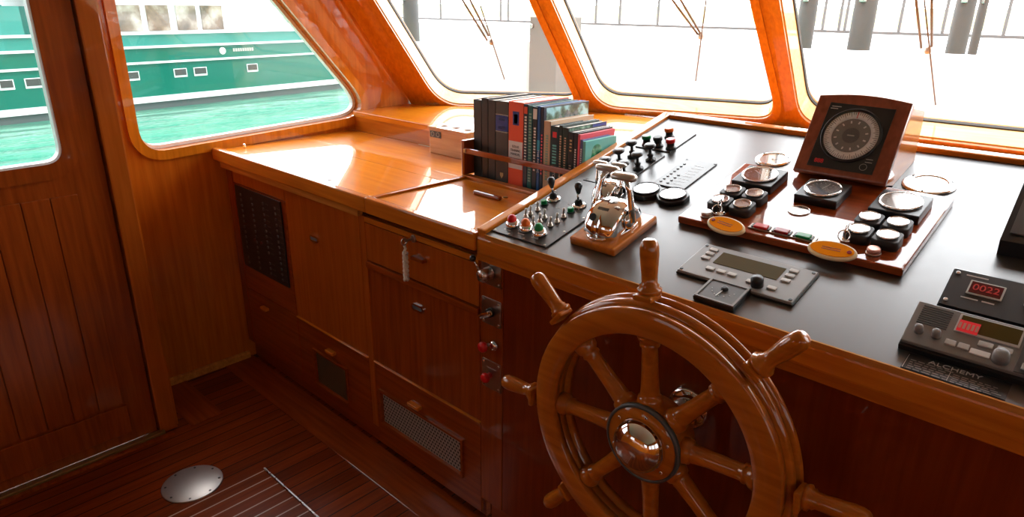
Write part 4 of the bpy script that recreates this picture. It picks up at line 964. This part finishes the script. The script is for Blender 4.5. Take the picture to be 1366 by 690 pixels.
# =================================================================== STEERING WHEEL
WC = Vector((-.636, 1.118, .774))
wh = thing('steering_wheel', 'large eight spoked wooden ship steering wheel with a chrome hub', 'steering wheel', T3(*WC))
AX = RX90                                             # lathe axis points to -Y (towards the viewer)
def ring(r0, r1, h0, h1, bev): return MB().ringl([(r0, h0), (r1, h0), (r1, h1 - bev), (r1 - bev, h1), (r0 + bev, h1), (r0, h1 - bev)], AX, 96)
fr_r = ring(.246, .304, .014, .034, .003).build('front_rim', 'wheel', wh)
MB().ringl([(.252, -.012), (.300, -.012), (.311, -.009), (.316, 0), (.311, .009), (.300, .012), (.252, .012)], AX, 96).build('middle_rim', 'wheel', wh)
MB().ringl([(.246, -.036), (.304, -.036), (.317, -.030), (.320, -.024), (.316, -.017), (.304, -.014), (.246, -.014)], AX, 96).build('back_rim', 'wheel', wh)
for k in range(8):
    a = -.10 + k * PI / 4; Rk = Matrix.Rotation(a, 4, 'Y')
    MB().lathe([(.020, .066), (.0275, .072), (.0285, .090), (.0255, .100), (.0205, .104), (.0215, .108), (.0205, .113), (.0185, .15), (.0175, .20), (.0175, .212), (.0215, .216), (.0215, .221), (.019, .224), (.0255, .232), (.0275, .240), (.0275, .2515)], Rk, 24).build('spoke', 'wheel', wh)
    h_ = MB(); h_.box(-.022, .022, -.0325, .0125, .3215, .334, .005, Rk)
    h_.lathe([(.022, .330), (.0255, .337), (.0255, .342), (.0195, .346), (.0205, .350), (.0165, .354), (.0165, .370), (.0185, .395), (.0198, .415), (.0195, .430), (.0165, .440), (.0125, .4445), (.010, .4455), (0, .446)], Rk, 24)
    h_.build('handle', 'wheel', wh)
MB().lathe([(.030, -.165), (.030, -.06)], AX, 24).build('shaft', 'steel', wh)
MB().lathe([(.050, -.166), (.052, -.158), (.046, -.150), (.03, -.146)], AX, 32).build('shaft_flange', 'chrome', wh)
MB().lathe([(.078, -.045), (.086, -.040), (.086, .030), (.083, .037), (.050, .040)], AX, 48).build('hub', 'wheel', wh)
MB().ringl([(.084, .026), (.0905, .026), (.0905, .036), (.084, .038)], AX, 48).build('hub_ring', 'greyd', wh)
MB().lathe([(.061, .040), (.060, .047), (.055, .060), (.046, .071), (.033, .0785), (.017, .0825), (0, .0835)], AX, 48).build('hub_dome', 'chrome', wh)
for k in range(6):
    a = k * PI / 3 + .4; MB().cyl(.004, .040, .042, AX @ T3(.070 * math.cos(a), .070 * math.sin(a), 0), .001, 12).build('hub_screw', 'chrome', wh)

# =================================================================== OUTSIDE
ZW = -1.4
struct(MB().add([(-300, -300, ZW), (300, -300, ZW), (300, 400, ZW), (-300, 400, ZW)], [(0, 1, 2, 3)]).build('ground_water', 'water'))
# own foredeck and bulwark
fd = thing('foredeck', 'white painted foredeck and curved breastwork outside the windshield', 'deck', T3(-.45, 3.5, .4))
pts = [(-4.35, 3.32), (-4.1, 4.15), (-2.6, 5.0), (-.45, 5.5), (1.7, 5.0), (3.2, 4.15), (3.45, 3.32)]
dk = [(-4.35, 3.32)] + pts[1:-1] + [(3.45, 3.32), (2.45, 2.95), (1.3, 3.34), (.4, 3.5), (-1.3, 3.5), (-2.2, 3.34), (-3.3, 2.95)]
MB().prism([(x + .45, y - 3.5) for x, y in dk][::-1], .30, .36).build('deck', 'deckw', fd)
bwk = MB()
for k in range(len(pts) - 1):
    a, b_ = Vector(pts[k]), Vector(pts[k + 1]); d = (b_ - a).normalized(); nn = Vector((-d.y, d.x)) * .06
    q = [a, b_, b_ + nn, a + nn]; bwk.prism([(p.x + .45, p.y - 3.5) for p in q], -.6, .98)
bwk.build('breastwork', 'wpaint', fd)
lk_ = thing('deck_locker', 'tall grey locker standing on the foredeck, seen through the first front window', 'locker', T3(0, 0, 0))
A_ = hit(706, 60, (0, 1, 0), (0, 4.2, 0)); B_ = hit(775, 60, (0, 1, 0), (0, 4.2, 0)); lk_.location = (A_.x, 4.2, .76); zt2 = hit(712, 22, (0, 1, 0), (0, 4.2, 0)).z - .76
bpy.context.view_layer.update()
MB().box(0, .285, 0, .3, .002, zt2, .01).build('body', 'locker', lk_); MB().cyl(.018, 0, .02, T3(.03, 0, zt2 - .07) @ RX90, .004, 16).build('latch', 'steel', lk_)
MB().box(.05, .26, -.006, -.001, .05, .12).build('panel', plain('pale_teal', (.35, .55, .52), .4), lk_)
# wipers
def wiper(i, arms, knuckle, blade, lb):
    D = .17; P = lambda q: facpt(i, q[0], q[1], D)
    o = thing('windshield_wiper', lb, 'wiper', Matrix.Translation(P(knuckle)), 'windshield wipers'); Wi = o.matrix_world.inverted()
    for a_, b_ in arms: MB().tube([P(a_) + (P(a_) - P(b_)) * .6, P(b_)], .0055, 8).build('arm', 'wiper', o, Wi)
    MB().tube([facpt(i, *blade[0], .125), facpt(i, *blade[1], .125)], .0035, 6).build('blade', 'wiper', o, Wi)
    MB().lathe([(0, -.018), (.012, -.012), (.014, 0), (.012, .012), (0, .018)], None, 16).build('knuckle', 'nickel', o)
wiper(0, [((617, 0), (650, 54)), ((627, 0), (652, 48))], (656, 56), ((641, 8), (673, 106)), 'windshield wiper on the leftmost front window')
wiper(1, [((897, 0), (931, 46)), ((908, 0), (934, 44))], (935, 48), ((942, 0), (928, 108)), 'windshield wiper on the second front window')
wiper(2, [((1222, 0), (1229, 64)), ((1243, 0), (1243, 62))], (1238, 67), ((1233, 0), (1248, 140)), 'windshield wiper on the front window right of the compass')
# neighbouring yacht
YA = Vector((-21.684, 3.665, ZW)); yd = Vector((-.118405, .992965, 0)); yn = Vector((-.992965, -.118405, 0))   # yn points away from us
YM = Matrix(((yd.x, yn.x, 0, YA.x), (yd.y, yn.y, 0, YA.y), (0, 0, 1, 0), (0, 0, 0, 1)))
yt = thing('motor_yacht', 'large green hulled motor yacht with white stripes moored across the water', 'yacht', YM)
def plan(y0, b=15.5, stern=-22., beam=7.): return [(stern, y0), (11., y0), (13., y0 + .4), (b - 1, y0 + 1.5), (b, beam / 2), (b - 1, beam - 1.5), (13., beam - .4), (11., beam - y0), (stern, beam - y0)]
MB().prism(plan(.02), ZW - .5, -1.2).build('waterline', 'anti', yt)
MB().prism(plan(-.03), -1.195, -1.02).build('boot_stripe', 'wpaint', yt)
MB().prism(plan(.0), -1.019, -.081).build('lower_hull', 'hull', yt)
MB().prism(plan(-.05), -.08, -.02).build('rub_rail', 'wpaint', yt)
MB().prism(plan(.0), -.019, .358).build('upper_hull', 'hull', yt)
MB().prism(plan(-.05), .359, .425).build('sheer_rail', 'wpaint', yt)
MB().prism(plan(.02), .426, .735).build('bulwark', 'hullg', yt)
MB().prism(plan(-.02), .736, .79).build('cap_rail', 'wpaint', yt)
MB().prism([(-20, 1.5), (1.15, 1.5), (1.15, 5.5), (-20, 5.5)], .79, 1.52).build('aft_screen', 'hullg', yt)
MB().prism([(-20, .5), (1.9, .5), (1.2, .5), (1.2, .52), (-20, .52)], .79, 1.50, None).build('screen_panel', 'hullg', yt)
dh = MB(); dh.box(2.6, 9.0, .55, 6.4, .79, 1.60); dh.box(-20, 9.4, .3, 6.7, 2.05, 2.2); dh.box(2.6, 9.0, .55, 6.4, 1.6, 2.05); dh.build('deckhouse', 'wpaint', yt)
scenic('window_view', [(.03, .03, .025), (.18, .13, .09), (.45, .42, .36)], 1.6, 11)
for a_, b_ in ((3.5, 4.32), (4.5, 5.17), (5.40, 6.05), (6.22, 6.95)):
    MB().box(a_, b_, .50, .549, .82, 1.55, .01).build('saloon_window', 'window_view', yt)
for a_, b_ in ((.22, .50), (.80, 1.16), (3.36, 3.70), (4.80, 5.16), (5.44, 5.82), (7.3, 7.65), (-1.0, -.65), (-2.6, -2.25)):
    f_ = MB().box(a_ - .03, b_ + .03, -.02, -.001, -.53, -.27, .01).build('porthole', 'wpaint', yt); MB().box(a_, b_, -.028, -.021, -.47, -.29).build('porthole_glass', 'greyd', f_, I4)
MB().cyl(.11, 0, .012, T3(6.48, -.001, .19) @ RX90, .003, 24).build('emblem', 'wpaint', yt)
b_ = MB()
for k in range(9): b_.box(6.85 + k * .085, 6.915 + k * .085, -.012, -.001, .15, .25)
b_.build('name_lettering', 'greyl', yt)
# quay, bank, pilings
qy = MB().prism([(-18, 14.5), (60, 14.5), (60, 46), (-60, 46), (-60, 28), (-18, 28)], ZW, .62); o = qy.build('quay', 'quay'); setp(o, 'pale concrete quay stretching behind the mooring piles', 'quay')
bk_ = MB().prism([(46.1, ZW), (52, 1.15), (64, 1.75), (64, ZW)], 0, 150, T3(-90, 0, 0) @ WM); o = bk_.build('grass_bank', 'grass'); setp(o, 'yellow green grassy bank behind the quay', 'bank')
def pile(xa_, xb_, ybot, Y, lb):
    pa = hit(xa_, 40, (0, 1, 0), (0, Y, 0)); pb_ = hit(xb_, 40, (0, 1, 0), (0, Y, 0)); r = abs(pb_.x - pa.x) / 2 * .85
    cx = (pa.x + pb_.x) / 2
    o = thing('mooring_pile', lb, 'mooring pile', T3(cx, Y, ZW), 'mooring piles'); H = 4.6
    MB().lathe([(r, 0), (r * .97, H * .5), (r * .95, H)], T3(0, 0, -.5), 20).build('post', 'pile', o)
    MB().lathe([(r * 1.05, H - .5), (r * 1.05, H - .38), (r * .2, H - .2), (0, H - .2)], None, 20).build('cap', 'steel', o)
    MB().box(-r * .3, r * .3, -r * 1.12, -r * .93, 3.15, 3.45, .01).build('cleat', 'steel', o)
pile(541, 557, 0, 12.5, 'slim mooring pile seen through the leftmost front window')
pile(1060, 1088, 0, 11, 'mooring pile beside the left edge of the window behind the compass')
pile(1131, 1168, 0, 11, 'mooring pile left of the right hand wiper')
pile(1264, 1298, 0, 11.5, 'broad mooring pile right of the right hand wiper')
pile(1296, 1312, 0, 12.5, 'thin mooring pile touching the broad one on its right')
rl = [(588, 0), (668, 0), (678, 0), (795, 0), (827, 0), (878, 0), (1100, 0), (1122, 0), (1130, 0), (1203, 0), (1262, 0), (1345, 0)]
fn = thing('quay_railing', 'thin grey railing posts along the quay edge', 'railing', T3(0, 34.5, .62))
for p in rl:
    x = hit(p[0], 20, (0, 1, 0), (0, 34.5, 0)).x; MB().box(x - .06, x + .06, -.05, .05, 0, 1.5, .01).build('post', 'rail', fn)
MB().box(-50, 20, -.08, .08, .002, .12, .01).build('kerb', 'rail', fn)
bpy.context.view_layer.update()
